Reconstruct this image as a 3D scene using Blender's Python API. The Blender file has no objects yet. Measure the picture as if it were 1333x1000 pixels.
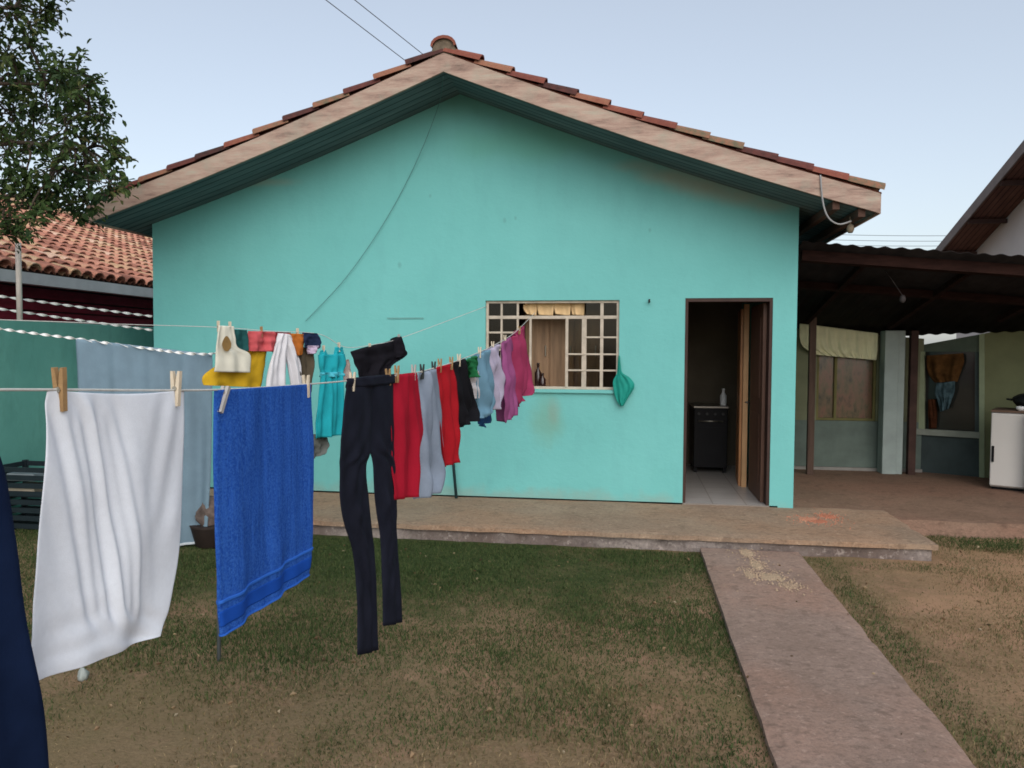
import bpy, bmesh, math, random
import numpy as np
from mathutils import Vector, Matrix, noise

random.seed(7); RNG = np.random.default_rng(7)
scene = bpy.context.scene
COL = scene.collection
R = math.radians

# ------------------------------------------------------------------ camera model
# X runs along the house front, Y away from the viewer into the house, Z up.
# z = 0 is the top of the concrete veranda slab, the lawn lies at GZ.
YAW, PITCH, ROLL, F = R(8.636), R(2.466), R(0.289), 1020.0
EYE = np.array([0.0, 0.0, 1.565])
GZ = -0.15
WY = 8.127                       # front wall plane of the house
def _basis():
    cy, sy, cp, sp = math.cos(YAW), math.sin(YAW), math.cos(PITCH), math.sin(PITCH)
    f = np.array([-sy*cp, cy*cp, -sp]); r = np.array([cy, sy, 0.0]); u = np.cross(r, f)
    cr, sr = math.cos(ROLL), math.sin(ROLL)
    return cr*r + sr*u, -sr*r + cr*u, f
CR, CU, CF = _basis()
def ray(u, v): return CF + (u-666.5)/F*CR + (500.0-v)/F*CU
def aty(u, v, Y): d = ray(u, v); return EYE + d*(Y/d[1])
def atz(u, v, z): d = ray(u, v); return EYE + d*((z-EYE[2])/d[2])
def atx(u, v, X): d = ray(u, v); return EYE + d*(X/d[0])
def vplane(A, B):
    A = np.array([A[0], A[1], 0.0]); B = np.array([B[0], B[1], 0.0])
    d = (B-A)/np.linalg.norm(B-A); n = np.array([d[1], -d[0], 0.0])
    if np.dot(n, EYE*np.array([1, 1, 0])-A) < 0: n = -n
    return A, d, n
def onpl(u, v, pl):
    A, d, n = pl; r = ray(u, v)
    return EYE + r*(np.dot(A-EYE, n)/np.dot(r, n))

cam_d = bpy.data.cameras.new('camera'); cam = bpy.data.objects.new('camera', cam_d); COL.objects.link(cam)
cam_d.sensor_width = 36.0; cam_d.lens = F/1333.0*36.0; cam_d.clip_start = 0.05; cam_d.clip_end = 3000
m = Matrix.Identity(4)
for i in range(3):
    m[i][0], m[i][1], m[i][2], m[i][3] = CR[i], CU[i], -CF[i], EYE[i]
cam.matrix_world = m
scene.camera = cam

# ------------------------------------------------------------------ materials
class N:
    def __init__(s, name):
        s.m = bpy.data.materials.new(name); s.m.use_nodes = True
        s.t = s.m.node_tree; s.n = s.t.nodes; s.l = s.t.links
        s.b = s.n['Principled BSDF']; s.out = s.n['Material Output']
        tc = s.n.new('ShaderNodeTexCoord'); s.co = tc.outputs['Object']
    def link(s, a, b): s.l.new(a, b)
    def noise(s, scale, detail=5, rough=0.55, stretch=None, w=0.0):
        co = s.co
        if stretch or w:
            mp = s.n.new('ShaderNodeMapping'); s.link(co, mp.inputs[0]); co = mp.outputs[0]
            if stretch: mp.inputs['Scale'].default_value = stretch
            mp.inputs['Location'].default_value = (w, w*1.7, w*0.3)
        t = s.n.new('ShaderNodeTexNoise'); s.link(co, t.inputs['Vector'])
        t.inputs['Scale'].default_value = scale; t.inputs['Detail'].default_value = detail
        t.inputs['Roughness'].default_value = rough
        return t.outputs['Fac']
    def ramp(s, fac, stops):
        r = s.n.new('ShaderNodeValToRGB'); s.link(fac, r.inputs[0])
        e = r.color_ramp.elements
        while len(e) < len(stops): e.new(0.5)
        for x, (p, c) in zip(e, stops):
            x.position = p; x.color = (c[0], c[1], c[2], 1) if not isinstance(c, (int, float)) else (c, c, c, 1)
        return r.outputs[0]
    def mix(s, fac, a, b):
        x = s.n.new('ShaderNodeMix'); x.data_type = 'RGBA'
        for inp, val in ((x.inputs[0], fac), (x.inputs[6], a), (x.inputs[7], b)):
            if isinstance(val, (int, float)): inp.default_value = val
            elif isinstance(val, (tuple, list)): inp.default_value = (*val[:3], 1)
            else: s.link(val, inp)
        return x.outputs[2]
    def math(s, op, a, b=0.0, c=None):
        x = s.n.new('ShaderNodeMath'); x.operation = op
        for i, val in enumerate((a, b) if c is None else (a, b, c)):
            if isinstance(val, (int, float)): x.inputs[i].default_value = val
            else: s.link(val, x.inputs[i])
        return x.outputs[0]
    def blob(s, centre, radii, soft=0.6, wob=0.5, nscale=3.0):
        a = s.n.new('ShaderNodeVectorMath'); a.operation = 'SUBTRACT'; s.link(s.co, a.inputs[0]); a.inputs[1].default_value = centre
        b = s.n.new('ShaderNodeVectorMath'); b.operation = 'DIVIDE'; s.link(a.outputs[0], b.inputs[0]); b.inputs[1].default_value = radii
        c = s.n.new('ShaderNodeVectorMath'); c.operation = 'LENGTH'; s.link(b.outputs[0], c.inputs[0])
        n = s.noise(nscale, 6, 0.6)
        d = s.math('ADD', c.outputs['Value'], s.math('MULTIPLY', s.math('SUBTRACT', n, 0.5), wob*2))
        mr = s.n.new('ShaderNodeMapRange'); s.link(d, mr.inputs[0])
        mr.inputs[1].default_value = 1.0; mr.inputs[2].default_value = 1.0-soft
        mr.inputs[3].default_value = 0.0; mr.inputs[4].default_value = 1.0; mr.interpolation_type = 'SMOOTHSTEP'
        return mr.outputs[0]
    def attr(s, name):
        a = s.n.new('ShaderNodeAttribute'); a.attribute_name = name; return a.outputs['Fac']
    def color(s, c):
        if isinstance(c, (tuple, list)): s.b.inputs['Base Color'].default_value = (*c[:3], 1)
        else: s.link(c, s.b.inputs['Base Color'])
        return s
    def set(s, rough=0.8, metal=0.0, spec=0.3):
        s.b.inputs['Roughness'].default_value = rough; s.b.inputs['Metallic'].default_value = metal
        s.b.inputs['Specular IOR Level'].default_value = spec
        return s
    def bump(s, h, strength=0.3, dist=0.02):
        b = s.n.new('ShaderNodeBump'); s.link(h, b.inputs['Height'])
        b.inputs['Strength'].default_value = strength; b.inputs['Distance'].default_value = dist
        s.link(b.outputs[0], s.b.inputs['Normal']); return s

def dark(c, k): return tuple(x*k for x in c)
def simple(name, c, k=0.75, scale=6, rough=0.8, bump=0.2, bscale=40, metal=0, spec=0.3, stretch=None, bdist=0.01):
    x = N(name); n = x.noise(scale, 6, 0.6, stretch)
    x.color(x.ramp(n, [(0.3, dark(c, k)), (0.7, c)])).set(rough, metal, spec)
    if bump: x.bump(x.noise(bscale, 4, 0.6, stretch), bump, bdist)
    return x.m
def cloth_mat(name, c, k=0.8, weave=420, rough=0.92, trans=0.0):
    x = N(name); n = x.noise(9, 4)
    c2 = x.mix(x.math('MULTIPLY', x.noise(70, 3, 0.7), 0.35), x.ramp(n, [(0.3, dark(c, k)), (0.7, c)]), dark(c, 0.6))
    x.color(c2).set(rough, 0, 0.06)
    x.bump(x.noise(weave, 2, 0.5), 0.25, 0.002)
    if trans:
        t = x.n.new('ShaderNodeBsdfTranslucent'); x.link(c2, t.inputs[0])
        ms = x.n.new('ShaderNodeMixShader'); ms.inputs[0].default_value = trans
        x.link(x.b.outputs[0], ms.inputs[1]); x.link(t.outputs[0], ms.inputs[2]); x.link(ms.outputs[0], x.out.inputs[0])
    return x.m
def rnd_mat(name, stops, rough=0.85, bump=0.3, bscale=60, trans=0.0):
    x = N(name); a = x.attr('rnd')
    f = x.math('ADD', a, x.math('MULTIPLY', x.math('SUBTRACT', x.noise(18, 4), 0.5), 0.5))
    c = x.ramp(f, stops); x.color(c).set(rough, 0, 0.2)
    if bump: x.bump(x.noise(bscale, 4), bump, 0.01)
    if trans:
        t = x.n.new('ShaderNodeBsdfTranslucent'); x.link(c, t.inputs[0])
        ms = x.n.new('ShaderNodeMixShader'); ms.inputs[0].default_value = trans
        x.link(x.b.outputs[0], ms.inputs[1]); x.link(t.outputs[0], ms.inputs[2]); x.link(ms.outputs[0], x.out.inputs[0])
    return x.m
def glass_mat(name, tint=(0.8, 0.85, 0.85), gl=0.25, rough=0.05):
    x = N(name)
    tr = x.n.new('ShaderNodeBsdfTransparent'); tr.inputs[0].default_value = (*tint, 1)
    g = x.n.new('ShaderNodeBsdfGlossy'); g.inputs['Roughness'].default_value = rough; g.inputs[0].default_value = (0.9, 0.9, 0.9, 1)
    fr = x.n.new('ShaderNodeFresnel'); fr.inputs[0].default_value = 1.5
    ms = x.n.new('ShaderNodeMixShader'); x.link(x.math('MULTIPLY', fr.outputs[0], gl), ms.inputs[0])
    x.link(tr.outputs[0], ms.inputs[1]); x.link(g.outputs[0], ms.inputs[2]); x.link(ms.outputs[0], x.out.inputs[0])
    return x.m

# ------------------------------------------------------------------ mesh helpers
class MB:
    def __init__(s): s.v = []; s.f = []; s.r = []
    def add(s, verts, faces, rnd=None):
        o = len(s.v); s.v += [tuple(map(float, p)) for p in verts]; s.f += [tuple(i+o for i in f) for f in faces]
        rr = random.random() if rnd is None else rnd
        s.r += [rr]*len(faces); return s
    def box(s, a, b, rnd=None):
        x0, y0, z0 = a; x1, y1, z1 = b
        v = [(x0,y0,z0),(x1,y0,z0),(x1,y1,z0),(x0,y1,z0),(x0,y0,z1),(x1,y0,z1),(x1,y1,z1),(x0,y1,z1)]
        return s.add(v, [(0,3,2,1),(4,5,6,7),(0,1,5,4),(1,2,6,5),(2,3,7,6),(3,0,4,7)], rnd)
    def obox(s, c, ax, ay, az, hx, hy, hz):
        c, ax, ay, az = map(np.array, (c, ax, ay, az)); v = []
        for sz in (-1, 1):
            for sx, sy in ((-1,-1),(1,-1),(1,1),(-1,1)): v.append(c+ax*sx*hx+ay*sy*hy+az*sz*hz)
        return s.add(v, [(0,3,2,1),(4,5,6,7),(0,1,5,4),(1,2,6,5),(2,3,7,6),(3,0,4,7)])
    def prism_y(s, poly, y0, y1):                   # poly in (x,z)
        n = len(poly); v = [(x, y0, z) for x, z in poly]+[(x, y1, z) for x, z in poly]
        f = [tuple(range(n)), tuple(range(2*n-1, n-1, -1))]+[(i, i+n, (i+1) % n+n, (i+1) % n) for i in range(n)]
        return s.add(v, f)
    def prism_x(s, poly, x0, x1):                   # poly in (y,z)
        n = len(poly); v = [(x0, y, z) for y, z in poly]+[(x1, y, z) for y, z in poly]
        f = [tuple(range(n)), tuple(range(2*n-1, n-1, -1))]+[(i, i+n, (i+1) % n+n, (i+1) % n) for i in range(n)]
        return s.add(v, f)
    def tube(s, pts, rad, k=8, cap=True):
        pts = [np.array(p, float) for p in pts]
        rads = rad if isinstance(rad, (list, tuple, np.ndarray)) else [rad]*len(pts)
        v = []; f = []; ref = None
        for i, p in enumerate(pts):
            t = pts[min(i+1, len(pts)-1)]-pts[max(i-1, 0)]; t = t/(np.linalg.norm(t)+1e-12)
            if ref is None: ref = np.array([0, 0, 1.0]) if abs(t[2]) < 0.9 else np.array([1.0, 0, 0])
            a = np.cross(t, ref); a /= np.linalg.norm(a)+1e-12; b = np.cross(t, a); ref = np.cross(a, t)
            for j in range(k):
                th = 2*math.pi*j/k; v.append(p+rads[i]*(a*math.cos(th)+b*math.sin(th)))
        for i in range(len(pts)-1):
            for j in range(k): f.append((i*k+j, i*k+(j+1) % k, (i+1)*k+(j+1) % k, (i+1)*k+j))
        if cap: f += [tuple(range(k-1, -1, -1)), tuple((len(pts)-1)*k+j for j in range(k))]
        return s.add(v, f)
    def lathe(s, c, prof, k=28):
        v = []; f = []
        for r, z in prof:
            for j in range(k):
                th = 2*math.pi*j/k; v.append((c[0]+r*math.cos(th), c[1]+r*math.sin(th), c[2]+z))
        for i in range(len(prof)-1):
            for j in range(k): f.append((i*k+j, i*k+(j+1) % k, (i+1)*k+(j+1) % k, (i+1)*k+j))
        f += [tuple(range(k-1, -1, -1)), tuple((len(prof)-1)*k+j for j in range(k))]
        return s.add(v, f)

def props(o, label=None, cat=None, group=None, kind=None):
    for k, v in (('label', label), ('category', cat), ('group', group), ('kind', kind)):
        if v: o[k] = v
    return o
def wloc(o):
    p = Vector((0, 0, 0))
    while o is not None: p = p+o.location; o = o.parent
    return p
def build(name, mb, mat, parent=None, origin=None, smooth=False, bevel=0.0, label=None, cat=None, group=None, kind=None, fix=True):
    if parent is not None: o0 = wloc(parent); loc = Vector((0, 0, 0))
    else: o0 = Vector(origin) if origin is not None else Vector((0, 0, 0)); loc = o0
    me = bpy.data.meshes.new(name)
    me.from_pydata([(x-o0.x, y-o0.y, z-o0.z) for x, y, z in mb.v], [], mb.f)
    at = me.attributes.new('rnd', 'FLOAT', 'FACE'); at.data.foreach_set('value', mb.r)
    if fix:
        bm = bmesh.new(); bm.from_mesh(me); bmesh.ops.recalc_face_normals(bm, faces=bm.faces); bm.to_mesh(me); bm.free()
    if smooth: me.polygons.foreach_set('use_smooth', [True]*len(me.polygons))
    me.materials.append(mat); me.update()
    ob = bpy.data.objects.new(name, me); COL.objects.link(ob); ob.location = loc
    if parent is not None: ob.parent = parent
    if bevel:
        b = ob.modifiers.new('bevel', 'BEVEL'); b.width = bevel; b.segments = 2; b.limit_method = 'ANGLE'
    return props(ob, label, cat, group, kind)
def thing(name, loc, label, cat, group=None):
    o = bpy.data.objects.new(name, None); COL.objects.link(o); o.location = loc; o.empty_display_size = 0.1
    return props(o, label, cat, group)

def nz(x, y, z=0.0, s=1.0): return noise.noise(Vector((x*s, y*s, z*s)))
def crom(a, n):
    """resample control rows (k, m) to n rows with a monotone-ish cubic"""
    a = np.asarray(a, float); k = len(a)
    if k == 2: t = np.linspace(0, 1, n)[:, None]; return a[0]*(1-t)+a[1]*t
    out = []
    for t in np.linspace(0, k-1, n):
        i = min(int(t), k-2); u = t-i
        p0, p1, p2, p3 = a[max(i-1, 0)], a[i], a[i+1], a[min(i+2, k-1)]
        out.append(0.5*(2*p1+(p2-p0)*u+(2*p0-5*p1+4*p2-p3)*u*u+(3*p1-p0-3*p2+p3)*u**3))
    return np.array(out)
def hang(mb, rows, pl, amp=0.01, freq=3.0, twist=0.6, t=0.003, NS=28, NV=26, seed=0, v0=0.0, v1=1.0, off=0.0, diag=None, lens=False, grow=0.6, dip=0.0):
    """closed cloth shape hung in the vertical plane pl; rows of outline points (uL,vL,uR,vR) from top to bottom"""
    n = pl[2]; rr = random.Random(seed)
    L = crom([onpl(r[0], r[1], pl) for r in rows], 101); Rt = crom([onpl(r[2], r[3], pl) for r in rows], 101)
    ph = [rr.uniform(0, 6.28) for _ in range(6)]
    V = []; ring = 2*NS
    for j in range(NV):
        v = v0+(v1-v0)*j/(NV-1); q = v*100; i = min(int(q), 99); w = q-i
        l = L[i]*(1-w)+L[i+1]*w; r = Rt[i]*(1-w)+Rt[i+1]*w
        g = (0.25+0.75*min(1, v*1.3)**grow)
        fr, bk = [], []
        for k in range(NS):
            s = k/(NS-1); p = l*(1-s)+r*s-np.array([0, 0, dip*4*s*(1-s)*(1-v)**2])
            d = amp*g*(math.sin(2*math.pi*freq*s+ph[0]+twist*v*3)+0.55*math.sin(2*math.pi*freq*1.9*s+ph[1]-twist*v*4)
                       + 0.4*math.sin(2*math.pi*freq*0.6*s+ph[2]+2.3*v))
            d += amp*0.9*nz(s*4+seed*3.1, v*5, seed)
            for (da, ks, kv, s0, sv, wd, va, vb) in (diag or ()):
                mk = max(0.0, 1-((s-s0-sv*v)/wd)**2)*max(0.0, min(1, (v-va)/.12, (vb-v)/.12))
                d += da*mk*mk*math.sin(ks*s+kv*v+1.3*nz(s*2, v*2, 7))
            th = t*(math.sqrt(max(0.0, 1-(2*s-1)**2))+0.12) if lens else t*(0.35 if k in (0, NS-1) else 1)
            fr.append(p+n*(d+th+off)); bk.append(p+n*(d-th+off))
        V += fr+bk[::-1]
    fs = []
    for j in range(NV-1):
        for k in range(ring): fs.append((j*ring+k, j*ring+(k+1) % ring, (j+1)*ring+(k+1) % ring, (j+1)*ring+k))
    for j in (0, NV-1):
        for k in range(NS-1): fs.append((j*ring+k, j*ring+k+1, j*ring+ring-2-k, j*ring+ring-1-k))
    mb.add(V, fs); return mb
def mid_top(rows, pl):
    return onpl((rows[0][0]+rows[0][2])/2, (rows[0][1]+rows[0][3])/2, pl)

# ------------------------------------------------------------------ world, sun
w = bpy.data.worlds.new('World'); scene.world = w; w.use_nodes = True
nt = w.node_tree; bg = nt.nodes['Background']
sky = nt.nodes.new('ShaderNodeTexSky'); sky.sky_type = 'NISHITA'; sky.sun_disc = False
SUN_EL, SUN_AZ = R(38), R(160)          # compass angle from +Y, clockwise
sky.sun_elevation = SUN_EL; sky.sun_rotation = SUN_AZ; sky.dust_density = 2.0; sky.air_density = 1.1; sky.ozone_density = 1.0
hs = nt.nodes.new('ShaderNodeHueSaturation'); hs.inputs['Saturation'].default_value = 0.70
nt.links.new(sky.outputs[0], hs.inputs['Color']); 
hz = nt.nodes.new('ShaderNodeMix'); hz.data_type = 'RGBA'; hz.inputs[0].default_value = 0.40
nt.links.new(hs.outputs[0], hz.inputs[6]); hz.inputs[7].default_value = (2.75, 2.95, 3.15, 1)     # thin even evening haze in the sky
nt.links.new(hz.outputs[2], bg.inputs[0])
bg.inputs[1].default_value = 0.121
sd = bpy.data.lights.new('sun', 'SUN'); sd.energy = 1.15; sd.angle = R(75); sd.color = (1.0, 0.98, 0.95)
so = bpy.data.objects.new('sun', sd); COL.objects.link(so); so.location = (0, 0, 20)
sdir = Vector((math.sin(SUN_AZ)*math.cos(SUN_EL), math.cos(SUN_AZ)*math.cos(SUN_EL), math.sin(SUN_EL)))
so.rotation_euler = (-sdir).to_track_quat('-Z', 'Y').to_euler()
scene.view_settings.view_transform = 'Standard'; scene.view_settings.look = 'None'
scene.view_settings.exposure = 0.82; scene.view_settings.gamma = 1.0

# ------------------------------------------------------------------ ground
def green(x, y):
    """how green the lawn is at (x, y): 1 lush, 0 bare"""
    n = nz(x, y, 0.3, 1.1)*0.5+nz(x, y, 1.7, 3.1)*0.25
    if x < 1.0:
        g = min(1.0, max(0.0, (y-3.35)/0.85))*0.95
        if x < -2.6: g = max(g*1.0, 0.25)
        e = max(0.0, 1-abs(x-0.42)/0.3)
        g = max(g, e*1.0)
        g = max(g, 0.22+0.9*nz(x, y, 6.0, 1.3))
        if 4.9 < y < 6.2 and -1.2 < x < 0.35: g -= 0.15
    else:
        g = max(0.0, 1-abs(x-1.55)/0.22)*0.65
        g = max(g, max(0.0, 1-math.hypot((x-3.35)/0.85, (y-7.55)/0.42))*1.8)
        g = max(g, max(0.0, 1-math.hypot((x-2.0)/0.9, (y-6.55)/0.22))*0.6)
        g = max(g, 0.10)
    return max(0.0, min(1.0, g+n*0.5))
xs = np.unique(np.concatenate([-np.geomspace(9, 1200, 26), np.linspace(-9, 9, 181), np.geomspace(9, 1200, 26)]))
ys = np.unique(np.concatenate([-np.geomspace(2, 1200, 20), np.linspace(-2, 14, 161), np.geomspace(14, 1200, 26)]))
mb = MB(); V = []
for y in ys:
    for x in xs:
        k = 1.0 if (abs(x) < 9 and -2 <= y < 14) else 0.0
        V.append((x, y, GZ+k*(0.012*nz(x, y, 0, 1.3)+0.006*nz(x, y, 5, 5.0))))
nx = len(xs)
FF = [(j*nx+i, j*nx+i+1, (j+1)*nx+i+1, (j+1)*nx+i) for j in range(len(ys)-1) for i in range(nx-1)]
mb.add(V, FF, 0.5)
x = N('yard soil')
base = x.ramp(x.noise(2.2, 8, 0.65), [(0.3, (0.17, 0.105, 0.058)), (0.5, (0.235, 0.15, 0.088)), (0.72, (0.31, 0.20, 0.125))])
fine = x.ramp(x.noise(55, 5, 0.75), [(0.35, (0.10, 0.072, 0.035)), (0.62, (0.33, 0.235, 0.14))])
c = x.mix(0.42, base, fine)
c = x.mix(x.math('MULTIPLY', x.ramp(x.noise(3.5, 6, 0.6, None, 4.0), [(0.52, 0.0), (0.64, 1.0)]), 0.6), c, (0.37, 0.21, 0.14))
c = x.mix(x.math('MULTIPLY', x.ramp(x.noise(1.7, 6, 0.6, None, 9.0), [(0.5, 0.0), (0.7, 1.0)]), 0.5), c, (0.13, 0.115, 0.045))
lawn = x.ramp(x.noise(30, 5, 0.7), [(0.3, (0.030, 0.046, 0.016)), (0.7, (0.075, 0.088, 0.032))])
c = x.mix(x.blob((-1.9, 6.5, GZ), (3.6, 2.3, 2), 0.7, 0.6, 2.0), c, lawn)
c = x.mix(x.math('MULTIPLY', x.blob((4.2, 5.0, GZ), (2.7, 4.5, 2), 0.5, 0.3, 2.0), 0.65), c, (0.43, 0.255, 0.15))
c = x.mix(x.math('MULTIPLY', x.blob((-2.0, 3.0, GZ), (2.9, 2.2, 2), 0.8, 0.5, 2.0), 0.4), c, (0.17, 0.14, 0.075))
x.color(c).set(0.95, 0, 0.1).bump(x.noise(45, 6, 0.7), 0.8, 0.02)
M_SOIL = x.m
build('ground', mb, M_SOIL, kind='structure', smooth=True, fix=False)

# grass blades (uncountable): sampled over the yard
def blades(name, count, want, cols, h0, h1, wd, kindlabel):
    P = []
    while len(P) < count:
        x, y = random.uniform(-5.9, 6.4), 2.2+6.0*random.random()
        if abs((x*math.cos(YAW)+y*math.sin(YAW)*1.0)) > 0.95*y+1.0: continue
        if 0.612 < x < 1.388 and y < 6.9: continue
        if y > 6.74 and x < 2.56: continue
        if y > 7.93: continue
        if random.random() > want(x, y): continue
        P.append((x, y))
    P = np.array(P); n = len(P)
    h = RNG.uniform(h0, h1, n); a = RNG.uniform(0, 2*np.pi, n); lean = RNG.uniform(0.2, 1.1, n)*h; la = RNG.uniform(0, 2*np.pi, n)
    wdt = wd*RNG.uniform(0.7, 1.3, n); z = np.full(n, GZ-0.012)
    ca, sa = np.cos(a)*wdt/2, np.sin(a)*wdt/2
    v = np.zeros((n, 5, 3))
    mx, my = np.cos(la)*lean, np.sin(la)*lean
    v[:, 0] = np.stack([P[:, 0]-ca, P[:, 1]-sa, z], 1); v[:, 1] = np.stack([P[:, 0]+ca, P[:, 1]+sa, z], 1)
    v[:, 2] = np.stack([P[:, 0]+ca*.8+mx*.35, P[:, 1]+sa*.8+my*.35, z+h*.62], 1); v[:, 3] = np.stack([P[:, 0]-ca*.8+mx*.35, P[:, 1]-sa*.8+my*.35, z+h*.62], 1)
    v[:, 4] = np.stack([P[:, 0]+mx, P[:, 1]+my, z+h*np.clip(1.05-lean/h*.35, .4, 1)], 1)
    me = bpy.data.meshes.new(name)
    me.vertices.add(n*5); me.vertices.foreach_set('co', v.ravel())
    o = (np.arange(n)*5)[:, None]
    loops = np.concatenate([o+np.array([0, 1, 2, 3]), o+np.array([3, 2, 4])], 1).ravel()
    me.loops.add(n*7); me.loops.foreach_set('vertex_index', loops)
    ls = (np.arange(n)*7)[:, None]+np.array([0, 4])
    me.polygons.add(n*2); me.polygons.foreach_set('loop_start', ls.ravel())
    at = me.attributes.new('rnd', 'FLOAT', 'FACE'); at.data.foreach_set('value', np.repeat(RNG.uniform(0, 1, n), 2))
    me.materials.append(rnd_mat(name+' blades', cols, 0.8, 0, 1, 0.25)); me.update(calc_edges=True); me.validate()
    ob = bpy.data.objects.new(name, me); COL.objects.link(ob)
    props(ob, kindlabel, 'grass', None, 'stuff')
blades('green_grass', 165000, lambda x, y: max(0, green(x, y)-.2)*1.25, [(0.1, (0.032, 0.058, 0.018)), (0.5, (0.056, 0.092, 0.027)), (0.9, (0.105, 0.125, 0.046))], 0.02, 0.05, 0.0045, 'short dark green grass of the lawn beside the concrete path')
blades('olive_grass', 78000, lambda x, y: max(0, 1-abs(green(x, y)-.38)/.4), [(0.1, (0.075, 0.080, 0.03)), (0.5, (0.125, 0.118, 0.048)), (0.9, (0.19, 0.165, 0.08))], 0.015, 0.04, 0.004, 'short olive coloured grass thinning out towards the bare soil')
blades('dry_grass', 75000, lambda x, y: 0.75*max(0.03, 1-1.1*green(x, y))*(0.45+0.9*nz(x, y, 8, 1.6)) , [(0.1, (0.13, 0.09, 0.04)), (0.5, (0.24, 0.17, 0.085)), (0.9, (0.36, 0.27, 0.15))], 0.012, 0.035, 0.004, 'short dry straw coloured grass on the bare soil')

# ------------------------------------------------------------------ concrete path and veranda slab
def rough_slab(x0, x1, y0, y1, z0, z1, nx, ny, jit=0.012, chip=0.02, seed=0):
    mb = MB(); V = []; F2 = []
    def P(i, j, top):
        x = x0+(x1-x0)*i/nx; y = y0+(y1-y0)*j/ny
        ex = (i == 0) - (i == nx); ey = (j == 0) - (j == ny)
        k = nz(x*4+seed, y*4, 1)+0.5*nz(x*11+seed, y*11, 2)
        px = x+ex*(k*jit); py = y+ey*(k*jit)
        z = z1+0.006*nz(x, y, seed, 2.0) if top else z0
        if top and (ex or ey): z -= 0.008+max(0, nz(x*6+seed, y*6, 4))*chip
        return (px, py, z)
    W = nx+1
    for top in (1, 0):
        for j in range(ny+1):
            for i in range(nx+1): V.append(P(i, j, top))
    o = W*(ny+1)
    for j in range(ny):
        for i in range(nx): F2.append((j*W+i, j*W+i+1, (j+1)*W+i+1, (j+1)*W+i))
    for i in range(nx): F2.append((o+i, o+i+1, i+1, i)); F2.append((ny*W+i, ny*W+i+1, o+ny*W+i+1, o+ny*W+i))
    for j in range(ny): F2.append((j*W, (j+1)*W, o+(j+1)*W, o+j*W)); F2.append((j*W+nx, o+j*W+nx, o+(j+1)*W+nx, (j+1)*W+nx))
    mb.add(V, F2, 0.5); return mb
def concrete(name, a, b, tint, soil):
    x = N(name)
    c = x.ramp(x.noise(1.6, 7, 0.65), [(0.3, a), (0.7, b)])
    c = x.mix(x.math('MULTIPLY', x.ramp(x.noise(0.9, 6, 0.6, None, 3), [(0.42, 0.0), (0.62, 1.0)]), soil), c, tint)
    c = x.mix(x.math('MULTIPLY', x.ramp(x.noise(7, 6, 0.7, None, 7), [(0.55, 0.0), (0.66, 1.0)]), 0.45), c, dark(a, 0.5))
    c = x.mix(x.math('MULTIPLY', x.ramp(x.noise(14, 6, 0.7, (1, 1.6, 1), 11), [(0.53, 0.0), (0.64, 1.0)]), 0.5), c, dark(a, 0.55))
    c = x.mix(x.math('MULTIPLY', x.ramp(x.noise(20, 6, 0.7, None, 17), [(0.56, 0.0), (0.66, 1.0)]), 0.45), c, tuple(min(1, q*1.5) for q in b))
    c = x.mix(x.math('MULTIPLY', x.ramp(x.noise(48, 5, 0.75, None, 21), [(0.45, 0.0), (0.65, 1.0)]), 0.45), c, dark(a, 0.6))
    x.color(c).set(0.9, 0, 0.2).bump(x.noise(22, 8, 0.8), 0.7, 0.02)
    return x
x = concrete('path concrete', (0.245, 0.172, 0.135), (0.35, 0.252, 0.205), (0.36, 0.205, 0.145), 0.55)
mb = rough_slab(0.60, 1.40, -1.5, 6.775, GZ-0.08, -0.10, 12, 110, 0.005, 0.015, 3)
build('path', mb, x.m, kind='structure', smooth=False, fix=False)
x = concrete('veranda concrete', (0.26, 0.18, 0.125), (0.37, 0.27, 0.19), (0.39, 0.225, 0.135), 0.55)
mb = rough_slab(-5.6, 2.5, 6.78, WY+0.1, -0.05, 0.0, 150, 16, 0.022, 0.02, 9)
build('veranda_slab', mb, x.m, kind='structure', fix=False)
x = concrete('veranda base concrete', (0.17, 0.135, 0.125), (0.40, 0.345, 0.31), (0.13, 0.09, 0.075), 0.8)
mb = rough_slab(-5.57, 2.47, 6.815, WY+0.05, GZ-0.1, -0.0505, 220, 10, 0.03, 0.0, 19)
build('veranda_base', mb, x.m, kind='structure', fix=False)
# patio floor under the lean-to
x = concrete('patio floor concrete', (0.20, 0.125, 0.085), (0.29, 0.185, 0.13), (0.30, 0.16, 0.11), 0.6)
mb = MB(); n = 40; V = []
PZ = -0.05
for i in range(n+1):
    X = 1.64+(7.5-1.64)*i/n
    yf = (WY+0.004 if X < 2.5 else 8.0+0.05*nz(X, 0, 2, 3.0)-0.05*(X-2.5))
    V += [(X, yf-(0.3 if X > 2.5 else .02)+.06*nz(X, 3, 1, 2.0), GZ-0.03), (X, yf, PZ), (X, 12.5, PZ+0.001*nz(X, 3, 3))]
for i in range(n):
    for k in range(2): V and mb.f.append((i*3+k, (i+1)*3+k, (i+1)*3+k+1, i*3+k+1)); mb.r.append(0.5); mb.r.append(0.5) if False else None
mb.v = V
build('patio_floor', mb, x.m, kind='structure', fix=False)

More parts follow.
